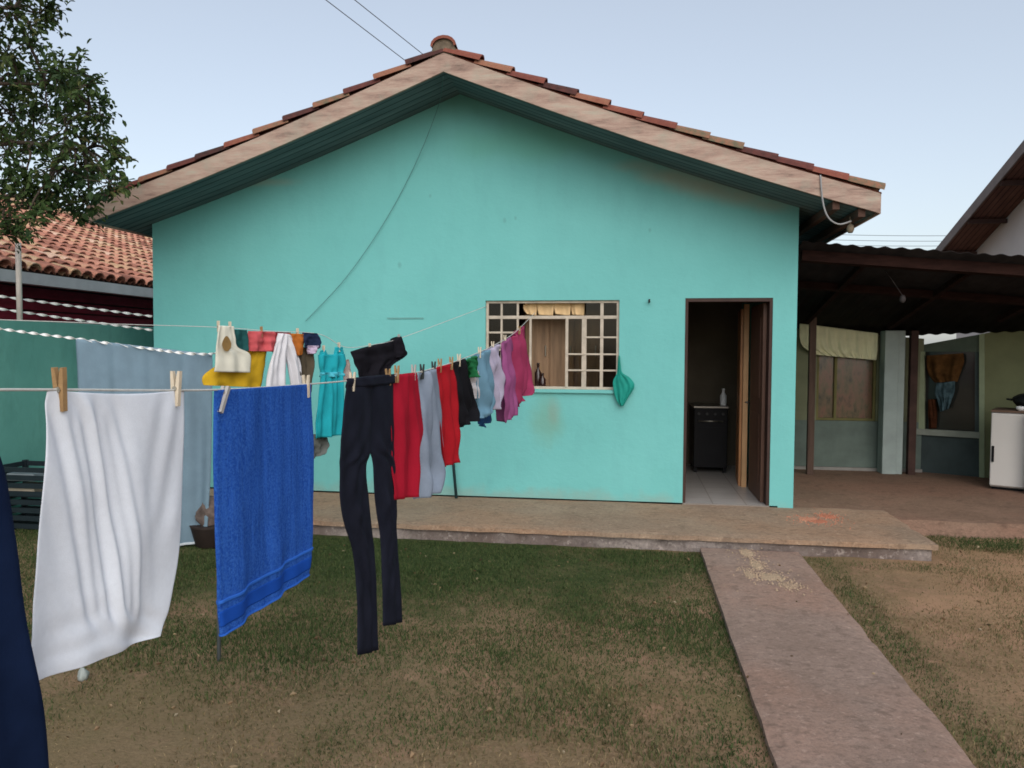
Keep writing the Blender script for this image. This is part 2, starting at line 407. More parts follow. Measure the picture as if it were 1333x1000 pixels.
mb = MB(); rr = random.Random(77)
for _ in range(600):
    y = 2.4+5.4*rr.random(); x = rr.uniform(-4.6, 5.5)
    onp = .6 < x < 1.4 and y < 6.76
    if (y > 6.74 and x < 2.56) or y > 7.7 or (onp and rr.random() < .6): continue
    z = (-.096 if onp else GZ+.006); s = rr.uniform(.006, .022)*(0.6 if onp else 1); a = rr.uniform(0, 6.28); q = rr.uniform(.4, .8)
    ca, sa = math.cos(a)*s, math.sin(a)*s; h = rr.uniform(.2, .9)*s
    mb.add([(x+ca, y+sa, z+h*.3), (x-sa*q*.6, y+ca*q*.6, z+h), (x-ca, y-sa, z), (x+sa*q*.6, y-ca*q*.6, z+h*.6), (x, y, z-.01)], [(0, 1, 2, 3), (0, 3, 4), (3, 2, 4), (2, 1, 4), (1, 0, 4)])
build('leaf_litter', mb, rnd_mat('dry leaf', [(0, (.06, .04, .022)), (.4, (.17, .10, .055)), (.75, (.30, .21, .12)), (1, (.33, .27, .18))], .9, 0), label='dry leaves and crumbs scattered over the yard', cat='litter', kind='stuff', fix=False)

# ------------------------------------------------------------------ the house
HX0, HX1, HB = -5.315, 1.62, 15.2
RX, RZ, SL = -1.80, 4.235, 0.36            # ridge x, soffit apex height, slope
def sag(d): return -0.05*math.sin(math.pi*min(1.0, max(0.0, d/3.9)))
def soff(x): return RZ-SL*abs(x-RX)+sag(abs(x-RX))
def slope_pts(a, b, dz=0.0, n=12): return [(a+(b-a)*i/n, soff(a+(b-a)*i/n)+dz) for i in range(n+1)]
x = N('turquoise wall paint')
c = x.ramp(x.noise(0.9, 6, 0.6), [(0.3, (0.138, 0.43, 0.41)), (0.7, (0.162, 0.475, 0.455))])
c = x.mix(x.math('MULTIPLY', x.ramp(x.noise(5, 7, 0.7, (1, 1, 0.35)), [(0.5, 0.0), (0.75, 1.0)]), 0.22), c, (0.11, 0.30, 0.31))
hc = (RX, WY, 0.0)
c = x.mix(x.math('MULTIPLY', x.blob((-0.86-RX, 0, 0.82), (0.26, 1, 0.36), 0.8, 0.45, 4), 0.42), c, (0.17, 0.29, 0.18))
c = x.mix(x.math('MULTIPLY', x.blob((-0.80-RX, 0, 0.92), (0.10, 1, 0.2), 0.8, 0.5, 6), 0.35), c, (0.24, 0.26, 0.2))
for (u_, v_, rx_, rz_, k_) in ((830, 216, .36, .10, .22), (865, 228, .42, .13, .34), (900, 238, .45, .15, .36), (935, 248, .45, .15, .36), (970, 258, .40, .13, .32), (1005, 268, .30, .11, .25)):
    q_ = aty(u_, v_, WY); c = x.mix(x.math('MULTIPLY', x.blob((q_[0]-RX, 0, q_[2]), (rx_, 1, rz_), 1.0, 0.25, 4), k_), c, (0.48, 0.31, 0.18))
for (u_, v_, r_) in ((657, 287, .025), (671, 284, .02), (846, 300, .02), (520, 345, .03), (560, 255, .02)):
    q_ = aty(u_, v_, WY); c = x.mix(x.math('MULTIPLY', x.blob((q_[0]-RX, 0, q_[2]), (r_, 1, r_*1.6), 0.8, 0.5, 20), 0.35), c, (0.09, 0.2, 0.19))
c = x.mix(x.math('MULTIPLY', x.blob((-4.0-RX, 0, 3.38), (0.6, 1, 0.07), 0.9, 0.5, 3), 0.4), c, (0.35, 0.38, 0.3))
c = x.mix(x.math('MULTIPLY', x.blob((-1.0-RX, 0, 3.72), (1.3, 1, 0.3), 0.9, 0.6, 2), 0.3), c, (0.13, 0.42, 0.26))
c = x.mix(x.math('MULTIPLY', x.blob((-1.8-RX, 0, 0.0), (4.2, 1, 0.16), 0.9, 0.9, 5), 0.5), c, (0.25, 0.31, 0.26))
x.color(c).set(0.75, 0, 0.25).bump(x.math('ADD', x.noise(2.2, 5, 0.6), x.math('MULTIPLY', x.noise(16, 6, 0.7, (1, 1, 1.8)), 0.22)), 0.3, 0.03)
M_WALL = x.m
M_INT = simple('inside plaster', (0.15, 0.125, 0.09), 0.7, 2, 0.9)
M_PLANK = None
x = N('soffit boards'); wv = x.n.new('ShaderNodeTexWave'); x.link(x.co, wv.inputs[0]); wv.wave_type = 'BANDS'; wv.bands_direction = 'Y'
wv.inputs['Scale'].default_value = 2.6; wv.inputs['Distortion'].default_value = 0.0
gap = x.ramp(wv.outputs['Fac'], [(0.0, 0.0), (0.06, 1.0)])
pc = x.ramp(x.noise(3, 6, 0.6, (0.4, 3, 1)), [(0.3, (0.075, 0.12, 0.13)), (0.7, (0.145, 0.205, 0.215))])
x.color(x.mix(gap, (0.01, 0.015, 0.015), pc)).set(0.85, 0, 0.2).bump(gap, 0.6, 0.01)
M_SOFFIT = x.m
x = N('weathered fascia wood')
c = x.ramp(x.noise(2.0, 8, 0.7, (1.0, 1, 6)), [(0.3, (0.17, 0.12, 0.10)), (0.44, (0.34, 0.235, 0.19)), (0.56, (0.42, 0.31, 0.25)), (0.68, (0.40, 0.36, 0.29))])
c = x.mix(x.math('MULTIPLY', x.ramp(x.noise(5, 6, 0.7, None, 5), [(0.5, 0.0), (0.66, 1.0)]), 0.55), c, (0.33, 0.30, 0.24))
x.color(c).set(0.9, 0, 0.15).bump(x.noise(8, 6, 0.7, (1, 1, 8)), 0.4, 0.01)
M_FASCIA = x.m
M_TILE = rnd_mat('clay roof tile', [(0.0, (0.03, 0.022, 0.02)), (0.3, (0.11, 0.038, 0.032)), (0.6, (0.20, 0.065, 0.045)), (0.85, (0.26, 0.12, 0.075)), (1.0, (0.13, 0.11, 0.07))], 0.9, 0.4, 45)
M_TILE2 = rnd_mat('pale clay roof tile', [(0.0, (0.20, 0.085, 0.06)), (0.35, (0.40, 0.17, 0.115)), (0.7, (0.52, 0.25, 0.17)), (0.9, (0.47, 0.32, 0.18)), (1.0, (0.60, 0.40, 0.30))], 0.9, 0.4, 45)

house = thing('house', (RX, WY, 0), 'turquoise house with a gabled clay tile roof, a barred window and an open door', 'house')
mb = MB()
def strip(x0, x1, z0, z1=None, y0=WY, y1=WY+0.15):
    if z1 is not None: mb.prism_y([(x0, z0), (x1, z0), (x1, z1), (x0, z1)], y0, y1); return
    if x0 < RX < x1: poly = [(x0, z0), (x1, z0)]+slope_pts(x1, RX, .02)[:-1]+slope_pts(RX, x0, .02)
    else: poly = [(x0, z0), (x1, z0)]+slope_pts(x1, x0, .02)
    mb.prism_y(poly, y0, y1)
WX0, WX1, WZ0, WZ1 = -1.52, -0.125, 1.16, 2.085
DX0, DX1, DZ = 0.535, 1.39, 2.10
strip(HX0, WX0, 0 - 0.1); strip(WX0, WX1, -0.1, WZ0); strip(WX0, WX1, WZ1); strip(WX1, DX0, -0.1); strip(DX0, DX1, DZ); strip(DX1, HX1, -0.1)
build('wall', mb, M_WALL, house)
mb = MB()
mb.box((HX0, WY+0.15, -0.1), (HX0+0.15, HB, soff(HX0)+.02)); build('side_wall', mb, M_WALL, house)
mb = MB(); mb.box((HX1-0.15, WY+0.15, -0.1), (HX1, HB, soff(HX1)+.02))
build('side_wall', mb, M_WALL, house)
mb = MB(); mb.prism_y([(HX0+.15, -.1), (HX1-.15, -.1), (HX1-.15, soff(HX1-.15)+.01), (RX, RZ), (HX0+.15, soff(HX0+.15)+.01)], HB-0.15, HB)
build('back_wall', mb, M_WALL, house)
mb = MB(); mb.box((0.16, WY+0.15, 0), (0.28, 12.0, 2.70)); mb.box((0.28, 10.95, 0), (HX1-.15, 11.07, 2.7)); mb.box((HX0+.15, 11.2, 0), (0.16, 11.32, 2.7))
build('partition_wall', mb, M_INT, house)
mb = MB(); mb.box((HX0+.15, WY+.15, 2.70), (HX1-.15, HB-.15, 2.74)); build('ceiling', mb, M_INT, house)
x = N('floor tiles'); br = x.n.new('ShaderNodeTexBrick'); x.link(x.co, br.inputs[0]); br.offset = 0
br.inputs['Color1'].default_value = (.42, .40, .38, 1); br.inputs['Color2'].default_value = (.36, .345, .33, 1); br.inputs['Mortar'].default_value = (.2, .18, .16, 1)
br.inputs['Scale'].default_value = 1; br.inputs['Brick Width'].default_value = .33; br.inputs['Row Height'].default_value = .33; br.inputs['Mortar Size'].default_value = .006
x.color(x.mix(x.math('MULTIPLY', x.noise(9, 6), .4), br.outputs[0], (.2, .16, .13))).set(.35, 0, .5)
mb = MB(); mb.box((HX0+.15, WY+.0, -0.08), (HX1-.15, HB-.15, 0.014)); build('floor', mb, x.m, house)
mb = MB(); mb.box((-2.59, WY-0.008, 1.895), (-2.19, WY+0.01, 1.91)); build('plaster_ridge', mb, simple('ridge paint', (0.16, 0.40, 0.38)), house)

# roof
RL, RR_, RF, RBK = -5.55, 2.15, 7.40, HB+0.5
TH = 0.16
mb = MB()
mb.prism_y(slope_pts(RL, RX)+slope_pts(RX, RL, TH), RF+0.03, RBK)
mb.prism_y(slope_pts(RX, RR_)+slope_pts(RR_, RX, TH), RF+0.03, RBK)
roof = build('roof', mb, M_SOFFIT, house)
for a, b in ((RL-.03, RX), (RX, RR_+.01)):
    mb = MB(); k = 40; V = []
    xsb = np.linspace(a, b, k+1)
    for i, X in enumerate(xsb):
        wob = 0.006*nz(X, 0, 1, 1.5)
        lo = soff(X)-0.018+wob; hi = soff(X)+0.158+wob*0.5
        V += [(X, RF+wob, lo), (X, RF+wob, hi), (X, RF+0.027, hi), (X, RF+0.027, lo)]
    FF = [(i*4+q, (i+1)*4+q, (i+1)*4+(q+1) % 4, i*4+(q+1) % 4) for i in range(k) for q in range(4)]+[(0, 1, 2, 3), (k*4+3, k*4+2, k*4+1, k*4)]
    mb.add(V, FF); build('fascia_board', mb, M_FASCIA, roof)
mb = MB(); mb.box((RR_+.002, RF+0.03, soff(RR_)-.02), (RR_+.027, RBK, soff(RR_)+TH+.005)); build('eaves_board', mb, M_FASCIA, roof)
mb = MB(); mb.box((RL-.027, RF+0.03, soff(RL)-.02), (RL-.002, RBK, soff(RL)+TH+.005)); build('eaves_board', mb, M_FASCIA, roof)
for X in (1.80, 2.02): # purlins showing under the eaves at the right
    mb = MB(); mb.box((X-.03, RF+.04, soff(X)-.085), (X+.03, RBK, soff(X)-.012)); build('purlin', mb, simple('purlin wood', (0.10, 0.055, 0.04), .6, 6, .9), roof)

def tiles(mb, O, along, down, nrm, ncol, nrow, tw=0.215, tl=0.37, r=0.104, over=0.05, seed=1, lo=0.0, sg=None):
    O, along, down, nrm = [np.array(q, float) for q in (O, along, down, nrm)]
    rr = random.Random(seed)
    for c in range(ncol):
        for k in range(nrow):
            s0 = k*(tl-over); base = O+along*(c*tw+rr.uniform(-.008, .008))+down*s0+np.array([0, 0, sg(s0*.94+.15)+rr.uniform(-.006, .006) if sg else 0.0])
            j = rr.uniform(-.006, .006); V = []
            for e, (s, rad, h) in enumerate(((0, r*0.80, 0.0), (tl, r, 0.019))):
                for q in range(7):
                    th = math.pi*q/6
                    V.append(base+down*(s+j)+along*(math.cos(th)*rad)+nrm*(h+math.sin(th)*rad*0.8-0.01))
            for q in range(7):
                th = math.pi*q/6
                V.append(base+down*(tl+j)+along*(math.cos(th)*(r-.014))+nrm*(0.019+math.sin(th)*(r-.014)*0.8-0.012))
            fs = [(q, q+1, q+8, q+7) for q in range(6)]+[(7+q, 8+q, 15+q, 14+q) for q in range(6)]
            mb.add(V, fs, lo+(1-lo)*rr.random())
cs = 1/math.hypot(1, SL); sn = SL*cs
mb = MB()
lenR = (RR_+.03-RX)/cs; lenL = (RX-RL+.04)/cs
nR = 13; tlR = (lenR-.05)/nR+.05; nL = 12; tlL = (lenL-.05)/nL+.05
ncol = int((RBK-RF)/0.215)
tiles(mb, (RX, RF+0.075, RZ+TH+.022), (0, 1, 0), (cs, 0, -sn), (sn, 0, cs), ncol, nR, tl=tlR, seed=3, sg=sag)
tiles(mb, (RX, RF+0.075, RZ+TH+.022), (0, 1, 0), (-cs, 0, -sn), (-sn, 0, cs), ncol, nL, tl=tlL, seed=4, sg=sag)
mb.prism_y(slope_pts(RL-.03, RX, TH+.004)+slope_pts(RX, RL-.03, TH+.02), RF+.03, RBK)
mb.prism_y(slope_pts(RX, RR_+.03, TH+.004)+slope_pts(RR_+.03, RX, TH+.02), RF+.03, RBK)
build('roof_tiles', mb, M_TILE, roof, fix=False)
mb = MB(); rr = random.Random(5); y = RF-0.02
while y < RBK:
    V = []; L = 0.40
    for s, rad, h in ((0, .125, .03), (L, .105, 0)):
        for q in range(9):
            th = math.pi*q/8; V.append((RX+math.cos(th)*rad*1.0, y+s, RZ+TH+.062+h+math.sin(th)*rad*0.75-.03))
    for q in range(9):
        th = math.pi*q/8; V.append((RX+math.cos(th)*.105, y, RZ+TH+.078+math.sin(th)*.105*.75-.03))
    mb.add(V, [(q, q+1, q+10, q+9) for q in range(8)]+[(q, q+1, q+19, q+18) for q in range(8)], rr.random()); y += 0.34
build('ridge_tiles', mb, M_TILE, roof, fix=False)
mb = MB(); mb.prism_y([(RX-.13, RZ+TH-.03), (RX+.13, RZ+TH-.03), (RX+.105, RZ+TH+.06), (RX+.07, RZ+TH+.115), (RX, RZ+TH+.135), (RX-.07, RZ+TH+.115), (RX-.105, RZ+TH+.06)], RF+.005, RBK)
build('ridge_mortar', mb, simple('mossy mortar', (.20, .155, .11), .45, 14, .95, .6, 40), roof)

# window: steel frame with bars, panes and sill
M_FRAME = simple('cream window paint', (0.52, 0.45, 0.36), .7, 14, .55, .15)
def wx(u): return aty(u, 450, WY)[0]
def wz(v): return aty(720, v, WY)[2]
mb = MB(); YF0, YF1 = WY+.035, WY+.065
def bar_v(u, v0, v1, wd=.022, d=0.0): X = wx(u); mb.box((X-wd/2, YF0-d, wz(v1)), (X+wd/2, YF1-d, wz(v0)))
def bar_h(v, u0, u1, wd=.02, d=0.0): Z = wz(v); mb.box((wx(u0), YF0-.002-d, Z-wd/2), (wx(u1), YF1+.002-d, Z+wd/2))
b = .028
mb.box((WX0, YF0-.006, WZ0), (WX0+b, YF1+.006, WZ1)); mb.box((WX1-b, YF0-.006, WZ0), (WX1, YF1+.006, WZ1))
mb.box((WX0+b, YF0-.006, WZ1-b), (WX1-b, YF1+.006, WZ1)); mb.box((WX0+b, YF0-.006, WZ0), (WX1-b, YF1+.006, WZ0+b))
bar_h(413, 635, 803, .034)
for u in (652, 673): bar_v(u, 394, 504)
bar_v(690, 414, 504, .024, .01)
bar_v(737.5, 414, 504, .03, .012); bar_v(760, 414, 504, .05); bar_v(783, 394, 504, .034)
for v in (433, 456, 480): bar_h(v, 634, 673)
for v in (439, 461, 482): bar_h(v, 760, 804, .018)
for v in (461, 482): bar_h(v, 737, 760, .018, .012)
win = build('window', mb, M_FRAME, house, bevel=.003)
M_GLASS = glass_mat('window glass', (.62, .62, .58), .45)
for (u0, u1, v0, v1, d) in ((636, 673, 415, 503, .012), (760, 803, 415, 503, .012), (738, 759, 415, 503, .02), (636, 672, 394, 411, .012), (762, 803, 394, 411, .012)):
    mb = MB(); mb.box((wx(u0), YF0+d, wz(v1)), (wx(u1), YF0+d+.004, wz(v0))); build('pane', mb, M_GLASS, win)
mb = MB(); mb.box((WX0-.02, WY-.03, WZ0-.035), (WX1+.02, WY+.034, WZ0-.001)); build('sill', mb, M_WALL, win, bevel=.004)

# door: dark brown frame, leaf swung inwards against the right wall
M_DOOR = simple('dark brown door wood', (0.135, 0.066, 0.042), .55, 3, .5, .25, 14, 0, .4, (6, 6, .6))
M_DFRAME = simple('door frame wood', (0.05, 0.024, 0.018), .6, 5, .6, .2)
mb = MB(); mb.box((DX0, WY+.005, 0.006), (DX0+.03, WY+.155, DZ)); mb.box((DX1-.03, WY+.005, 0.006), (DX1, WY+.155, DZ)); mb.box((DX0+.03, WY+.005, DZ-.035), (DX1-.03, WY+.155, DZ))
dfr = build('door_frame', mb, M_DFRAME, house)
mb = MB(); mb.box((DX1-.065, WY+.16, .015), (DX1-.03, WY+.97, 2.06)); 
for z0, z1 in ((.2, .92), (1.08, 1.92)): mb.box((DX1-.072, WY+.28, z0), (DX1-.066, WY+.85, z1))
door = build('door', mb, M_DOOR, house, bevel=.004)
M_BRASS = simple('dull steel', (.45, .42, .36), .8, 10, .35, 0, 1, .9)
mb = MB(); mb.tube([(DX1-.07, WY+.9, 1.0), (DX1-.12, WY+.9, 1.0), (DX1-.12, WY+.8, 1.0)], .009); build('handle', mb, M_BRASS, door, smooth=True)
# varnished inner door standing ajar behind it
M_VARN = simple('varnished orange wood', (0.58, 0.27, 0.11), .6, 4, .4, .2, 10, 0, .4, (5, 5, .6))
inner = thing('inner_door', (1.30, 9.3, 0), 'orange varnished inner door ajar in the room behind the dark brown front door', 'door')
mb = MB(); mb.obox((1.285, 9.62, 1.03), (0.08, .997, 0), (-.997, .08, 0), (0, 0, 1), .33, .02, 1.02); build('door_leaf', mb, M_VARN, inner, bevel=.004)
for z in (.35, 1.1, 1.85):
    mb = MB(); mb.tube([(1.255, 9.31, z-.05), (1.255, 9.31, z+.05)], .011); build('hinge', mb, M_BRASS, inner, smooth=True)
mb = MB(); mb.box((1.262, 9.20, .006), (1.318, 9.28, 2.1)); build('door_post', mb, simple('varnished wood painted lit edge', (.68, .40, .2), .8, 4, .4), inner, bevel=.003)  # paler wood colour paints the light on the inner door's near edge
# black stove in the dark room with a pale bottle on it
stove = thing('stove', (1.0, 10.55, 0), 'black cooker with a steel top edge in the dark room behind the open door', 'stove')
M_BLK = simple('black enamel', (.008, .008, .010), .7, 5, .5, 0, spec=.15)
mb = MB(); mb.box((.80, 10.2, .08), (1.22, 10.9, .84)); build('body', mb, M_BLK, stove, bevel=.01)
mb = MB(); mb.box((.79, 10.18, .842), (1.23, 10.92, .868)); build('cooktop', mb, simple('steel top', (.30, .28, .25), .8, 8, .35, 0, 1, .8), stove, bevel=.005)
mb = MB(); mb.tube([(.86, 10.19, .68), (.86, 10.16, .68), (1.16, 10.16, .68), (1.16, 10.19, .68)], .008); build('handle', mb, M_BRASS, stove, smooth=True)
mb = MB(); mb.box((.86, 10.192, .2), (1.16, 10.199, .6)); build('oven_door', mb, M_BLK, stove)
for i in range(4):
    mb = MB(); mb.tube([(.86+i*.1, 10.2, .77), (.86+i*.1, 10.175, .77)], .018, 10); build('knob', mb, simple('dark knob', (.06, .06, .06)), stove)
for dx, dy in ((.03, .05), (.39, .05), (.03, .6), (.39, .6)):
    mb = MB(); mb.box((.80+dx-.02, 10.2+dy-.02, .006), (.80+dx+.02, 10.2+dy+.02, .08)); build('leg', mb, M_BLK, stove)
b0 = (1.17, 10.3, .868)
mb = MB(); mb.lathe(b0, [(.036, 0), (.04, .02), (.04, .13), (.016, .17), (.016, .2), (.019, .205), (.019, .225)]); build('bottle', mb, simple('white plastic', (.65, .67, .68), .9, 5, .4, 0), origin=b0, smooth=True, label='white bottle standing on the black cooker inside the doorway', cat='bottle')

# inside the window: valance, cupboard, bottles on the cupboard shelf
M_VAL = cloth_mat('tan curtain cloth', (.80, .56, .30), .9)
mb = MB(); pl = vplane((-1.5, WY+.12), (-.1, WY+.12))
for k, (u0, u1) in enumerate(((676, 700), (699, 722), (721, 744), (743, 762))):
    hang(mb, [(u0-(-10 if k == 0 else 0), 388, u1, 388), (u0+5*(k == 0), 400, u1-1, 401), (u0+8*(k == 0)+2, 409+k % 2, u1-2, 411)], pl, .008, 1.2, .3, .003, 16, 10, 30+k)
build('valance', mb, M_VAL, origin=(-1, WY+.24, 2.05), smooth=True, label='tan scalloped curtain valance across the top of the house window', cat='curtain')
rod = MB(); rod.tube([(-1.515, WY+.12, 2.072), (-.13, WY+.12, 2.072)], .01); build('curtain_rod', rod, M_BRASS, origin=(-.8, WY+.2, 2.1), smooth=True, label='thin rod above the tan valance inside the house window', cat='rod')
cup = thing('cupboard', (-.6, 8.9, 0), 'brown wooden cupboard standing inside the room behind the barred window', 'cupboard')
M_CUP = simple('cupboard wood', (.38, .235, .135), .5, 3, .5, .2, 12, 0, .3, (5, 1, .6))
mb = MB(); mb.box((-1.17, 8.64, .006), (-.34, 9.14, 2.0)); build('carcass', mb, M_CUP, cup, bevel=.004)
for X in (-1.165, -.89, -.615):
    mb = MB(); mb.box((X+.005, 8.618, .05), (X+.265, 8.638, 1.97)); d = build('cupboard_door', mb, M_CUP, cup, bevel=.004)
    mb = MB(); mb.tube([(X+.23, 8.605, 1.5), (X+.23, 8.605, 1.62)], .008); build('handle', mb, M_BRASS, d)
tb = thing('kitchen_shelf', (-1.1, 8.6, 0), 'pale worktop inside the house window below the hanging bottles', 'worktop')
mb = MB(); mb.box((-1.45, 8.30, 1.12), (-.2, 8.60, 1.16)); build('top', mb, simple('pale laminate', (.55, .47, .38), .85, 4, .5, 0), tb, bevel=.004)
mb = MB(); mb.box((-1.43, 8.35, .006), (-.22, 8.58, 1.12)); build('base', mb, M_CUP, tb)
for (X, Y, h, nm) in ((-1.0, 8.47, .27, 'tall dark bottle on the worktop behind the window'), (-.945, 8.42, .16, 'short dark bottle on the worktop behind the window')):
    b0 = (X, Y, 1.16); mb = MB(); mb.lathe(b0, [(.032, 0), (.036, .01), (.036, h*.6), (.014, h*.75), (.014, h*.94), (.017, h*.95), (.017, h)]); build('bottle', mb, simple('dark brown glass', (.03, .012, .01), .8, 5, .2, 0, 1, 0, .6), origin=b0, smooth=True, label=nm, cat='bottle', group='bottles on the worktop')
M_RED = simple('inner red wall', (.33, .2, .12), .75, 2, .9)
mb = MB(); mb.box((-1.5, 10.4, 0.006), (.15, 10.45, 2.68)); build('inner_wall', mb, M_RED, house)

# things on the facade
M_CABLE = simple('black cable', (.025, .03, .03), .8, 5, .6, 0)
pts = [aty(577, 100, 7.45), aty(570, 140, 7.9), aty(540, 215, 8.09), aty(500, 290, 8.10), aty(450, 362, 8.10), aty(398, 418, 8.105)]
P = crom(pts, 40); mb = MB(); mb.tube(P, .003, 6); build('gable_cable', mb, simple('weathered cable', (.09, .20, .20), .8), origin=tuple(P[0]), smooth=True, label='thin loose cable drooping diagonally down the turquoise gable wall', cat='cable')
pts = [aty(1068, 228, 7.39), aty(1071, 262, 7.385), aty(1078, 283, 7.39), aty(1092, 292, 7.42), aty(1108, 288, 7.5)]
P = crom(pts, 24); mb = MB(); mb.tube(P, .008, 6); build('looped_cable', mb, simple('grey cable', (.3, .3, .3), .8), origin=tuple(P[0]), smooth=True, label='grey cable loop hanging from the fascia near the right roof end', cat='cable')
p = aty(1107, 299, 7.6); mb = MB(); mb.lathe(p, [(.012, .05), (.03, .03), (.034, 0), (.02, -.03)], 12); mb.tube([p+np.array([0, 0, .04]), p+np.array([0.0, 0.02, .12])], .006, 6)
build('insulator', mb, simple('old ceramic', (.25, .2, .14), .7), origin=tuple(p), smooth=True, label='small dark ceramic insulator hanging under the right eaves corner', cat='insulator')
p = aty(845, 393, WY); mb = MB(); mb.tube([p+np.array([0, .01, 0]), p+np.array([0, -.05, 0]), p+np.array([0, -.06, .02])], .011, 8); build('wall_hook', mb, M_CABLE, origin=tuple(p), smooth=True, label='small dark hook in the wall between window and door', cat='hook')
M_GBAG = cloth_mat('green bag plastic', (.02, .30, .24), .7, 90, .45)
mb = MB(); pl = vplane((-.5, WY-.05), (.5, WY-.05))
hang(mb, [(805, 463, 807, 463), (804, 474, 808, 475), (803, 486, 810, 485), (798, 496, 820, 492), (799, 510, 826, 503), (803, 522, 817, 519), (808, 529, 812, 528)], pl, .008, 2, .8, .018, 24, 26, 51, lens=True)
build('green_bag', mb, M_GBAG, origin=tuple(aty(806, 462, WY-.05)), smooth=True, label='small green plastic bag hanging at the right lower corner of the barred window', cat='bag')
pA, pB = aty(594, 659, WY-.10), aty(579, 478, WY-.012)
pA[2] = 0.004
mb = MB(); mb.tube([pA, pB], .016, 8); build('prop_pole', mb, simple('dark painted pole', (.02, .05, .055), .7), origin=tuple(pA), smooth=True, label='dark prop pole leaning on the turquoise wall behind the red trousers', cat='pole')

# ------------------------------------------------------------------ spills on the concrete
def spill(name, pts, mat, z, label, cat, seed=0, hmax=.018):
    """low heap of loose grains: one lumpy mesh plus grains"""
    rr = random.Random(seed); mb = MB()
    for (u, v, rx, ry) in pts:
        c = atz(u, v, z); n = 26; V = [(c[0], c[1], z+hmax*rr.uniform(.7, 1.1))]; 
        for ring in (0.45, 1.0):
            for k in range(n):
                th = 2*math.pi*k/n; w = ring*(1+.45*nz(math.cos(th)*1.7+c[0]*9, math.sin(th)*1.7+c[1]*9, seed))
                V.append((c[0]+math.cos(th)*rx*w, c[1]+math.sin(th)*ry*w, z+(hmax*.75*(1+.5*nz(k*.9, ring, seed)) if ring < 1 else -.004)))
        fs = [(0, 1+k, 1+(k+1) % n) for k in range(n)]+[(1+k, 1+n+k, 1+n+(k+1) % n, 1+(k+1) % n) for k in range(n)]
        mb.add(V, fs)
        for _ in range(170):
            a, q = rr.uniform(0, 6.28), rr.gauss(0, .95); s = rr.uniform(.003, .011)
            o = (c[0]+math.cos(a)*rx*q*1.3, c[1]+math.sin(a)*ry*q*1.3, z)
            mb.add([(o[0]+s, o[1], o[2]), (o[0]-s*.5, o[1]+s*.8, o[2]), (o[0]-s*.6, o[1]-s*.7, o[2]), (o[0], o[1], o[2]+s*.9)], [(0, 1, 3), (1, 2, 3), (2, 0, 3)])
    return build(name, mb, mat, origin=tuple(atz(pts[0][0], pts[0][1], z)), label=label, cat=cat, kind='stuff')
spill('sand_spill', [(976, 748, .05, .13), (1003, 751, .09, .12), (1027, 762, .08, .10), (972, 720, .06, .13), (985, 735, .05, .16)], rnd_mat('pale dry sand', [(0, (.28, .20, .14)), (.5, (.33, .24, .165)), (1, (.40, .30, .20))], .95), -.098, 'pale tan sand spilled across the concrete path', 'sand', 2, .005)
spill('brick_rubble', [(1053, 676, .10, .12), (1066, 679, .12, .12), (1078, 672, .07, .12)], rnd_mat('orange brick dust', [(0, (.30, .10, .06)), (.5, (.42, .16, .095)), (1, (.5, .24, .15))], .95), 0.001, 'orange red brick crumbs on the slab by the house corner', 'rubble', 4, .008)

# ------------------------------------------------------------------ clotheslines
X1 = -1.0
M_CORD = simple('white cord', (.55, .55, .52), .8, 60, .8)
PL1 = vplane((X1, 1.0), (X1, 8.0))
_l = [onpl(u, v, PL1) for u, v in ((-160, 508), (0, 507.5), (75, 507.5), (283, 507.5), (404, 500), (480, 493), (545, 484.5), (600, 468), (640, 451), (670, 433))]+[np.array([X1, WY+.04, 1.96])]
_l = [np.array([X1, -.6, _l[0][2]+.10]), np.array([X1, .3, _l[0][2]+.04])]+_l
P = crom(_l, 110)
mb = MB(); mb.tube(P, .0028, 6); build('clothesline', mb, M_CORD, origin=P[0], smooth=True, label='front white clothesline running from the near left to the barred window', cat='clothesline', group='clotheslines across the yard')
A4, B4 = aty(280, 425, 5.2), aty(525, 438, 6.9); PL4 = vplane(A4, B4)
l4 = [np.array([-4.25, 1.85, 1.93]), onpl(-150, 405, PL4), onpl(100, 420, PL4), onpl(280, 426, PL4), onpl(350, 431, PL4), onpl(415, 435, PL4), onpl(450, 452, PL4), onpl(490, 448, PL4), onpl(525, 439, PL4), np.array([-1.51, WY+.03, 2.03])]
P = crom(l4, 90); mb = MB(); mb.tube(P, .0028, 6); l4o = build('clothesline', mb, M_CORD, origin=tuple(P[0]), smooth=True, label='rear clothesline carrying the white badge shirt and black crop top', cat='clothesline', group='clotheslines across the yard')
mb = MB(); mb.tube([(-4.25, 1.85, GZ-.05), (-4.25, 1.85, 1.97)], .025, 10); build('end_post', mb, simple('grey wooden end post', (.2, .17, .14), .6), l4o, smooth=True)
A3, B3 = aty(100, 441, 6.0), aty(275, 461, 6.2); PL3 = vplane(A3, B3)
_d3 = PL3[1]*np.sign(PL3[1][0]); _p = onpl(-60, 419, PL3)
l3 = [_p-_d3*((_p[0]+6.055)/_d3[0])+np.array([0, 0, .05]), _p, onpl(0, 428, PL3), onpl(60, 436, PL3), onpl(100, 441, PL3), onpl(180, 452, PL3), onpl(275, 461, PL3), aty(340, 447, WY-.005)]
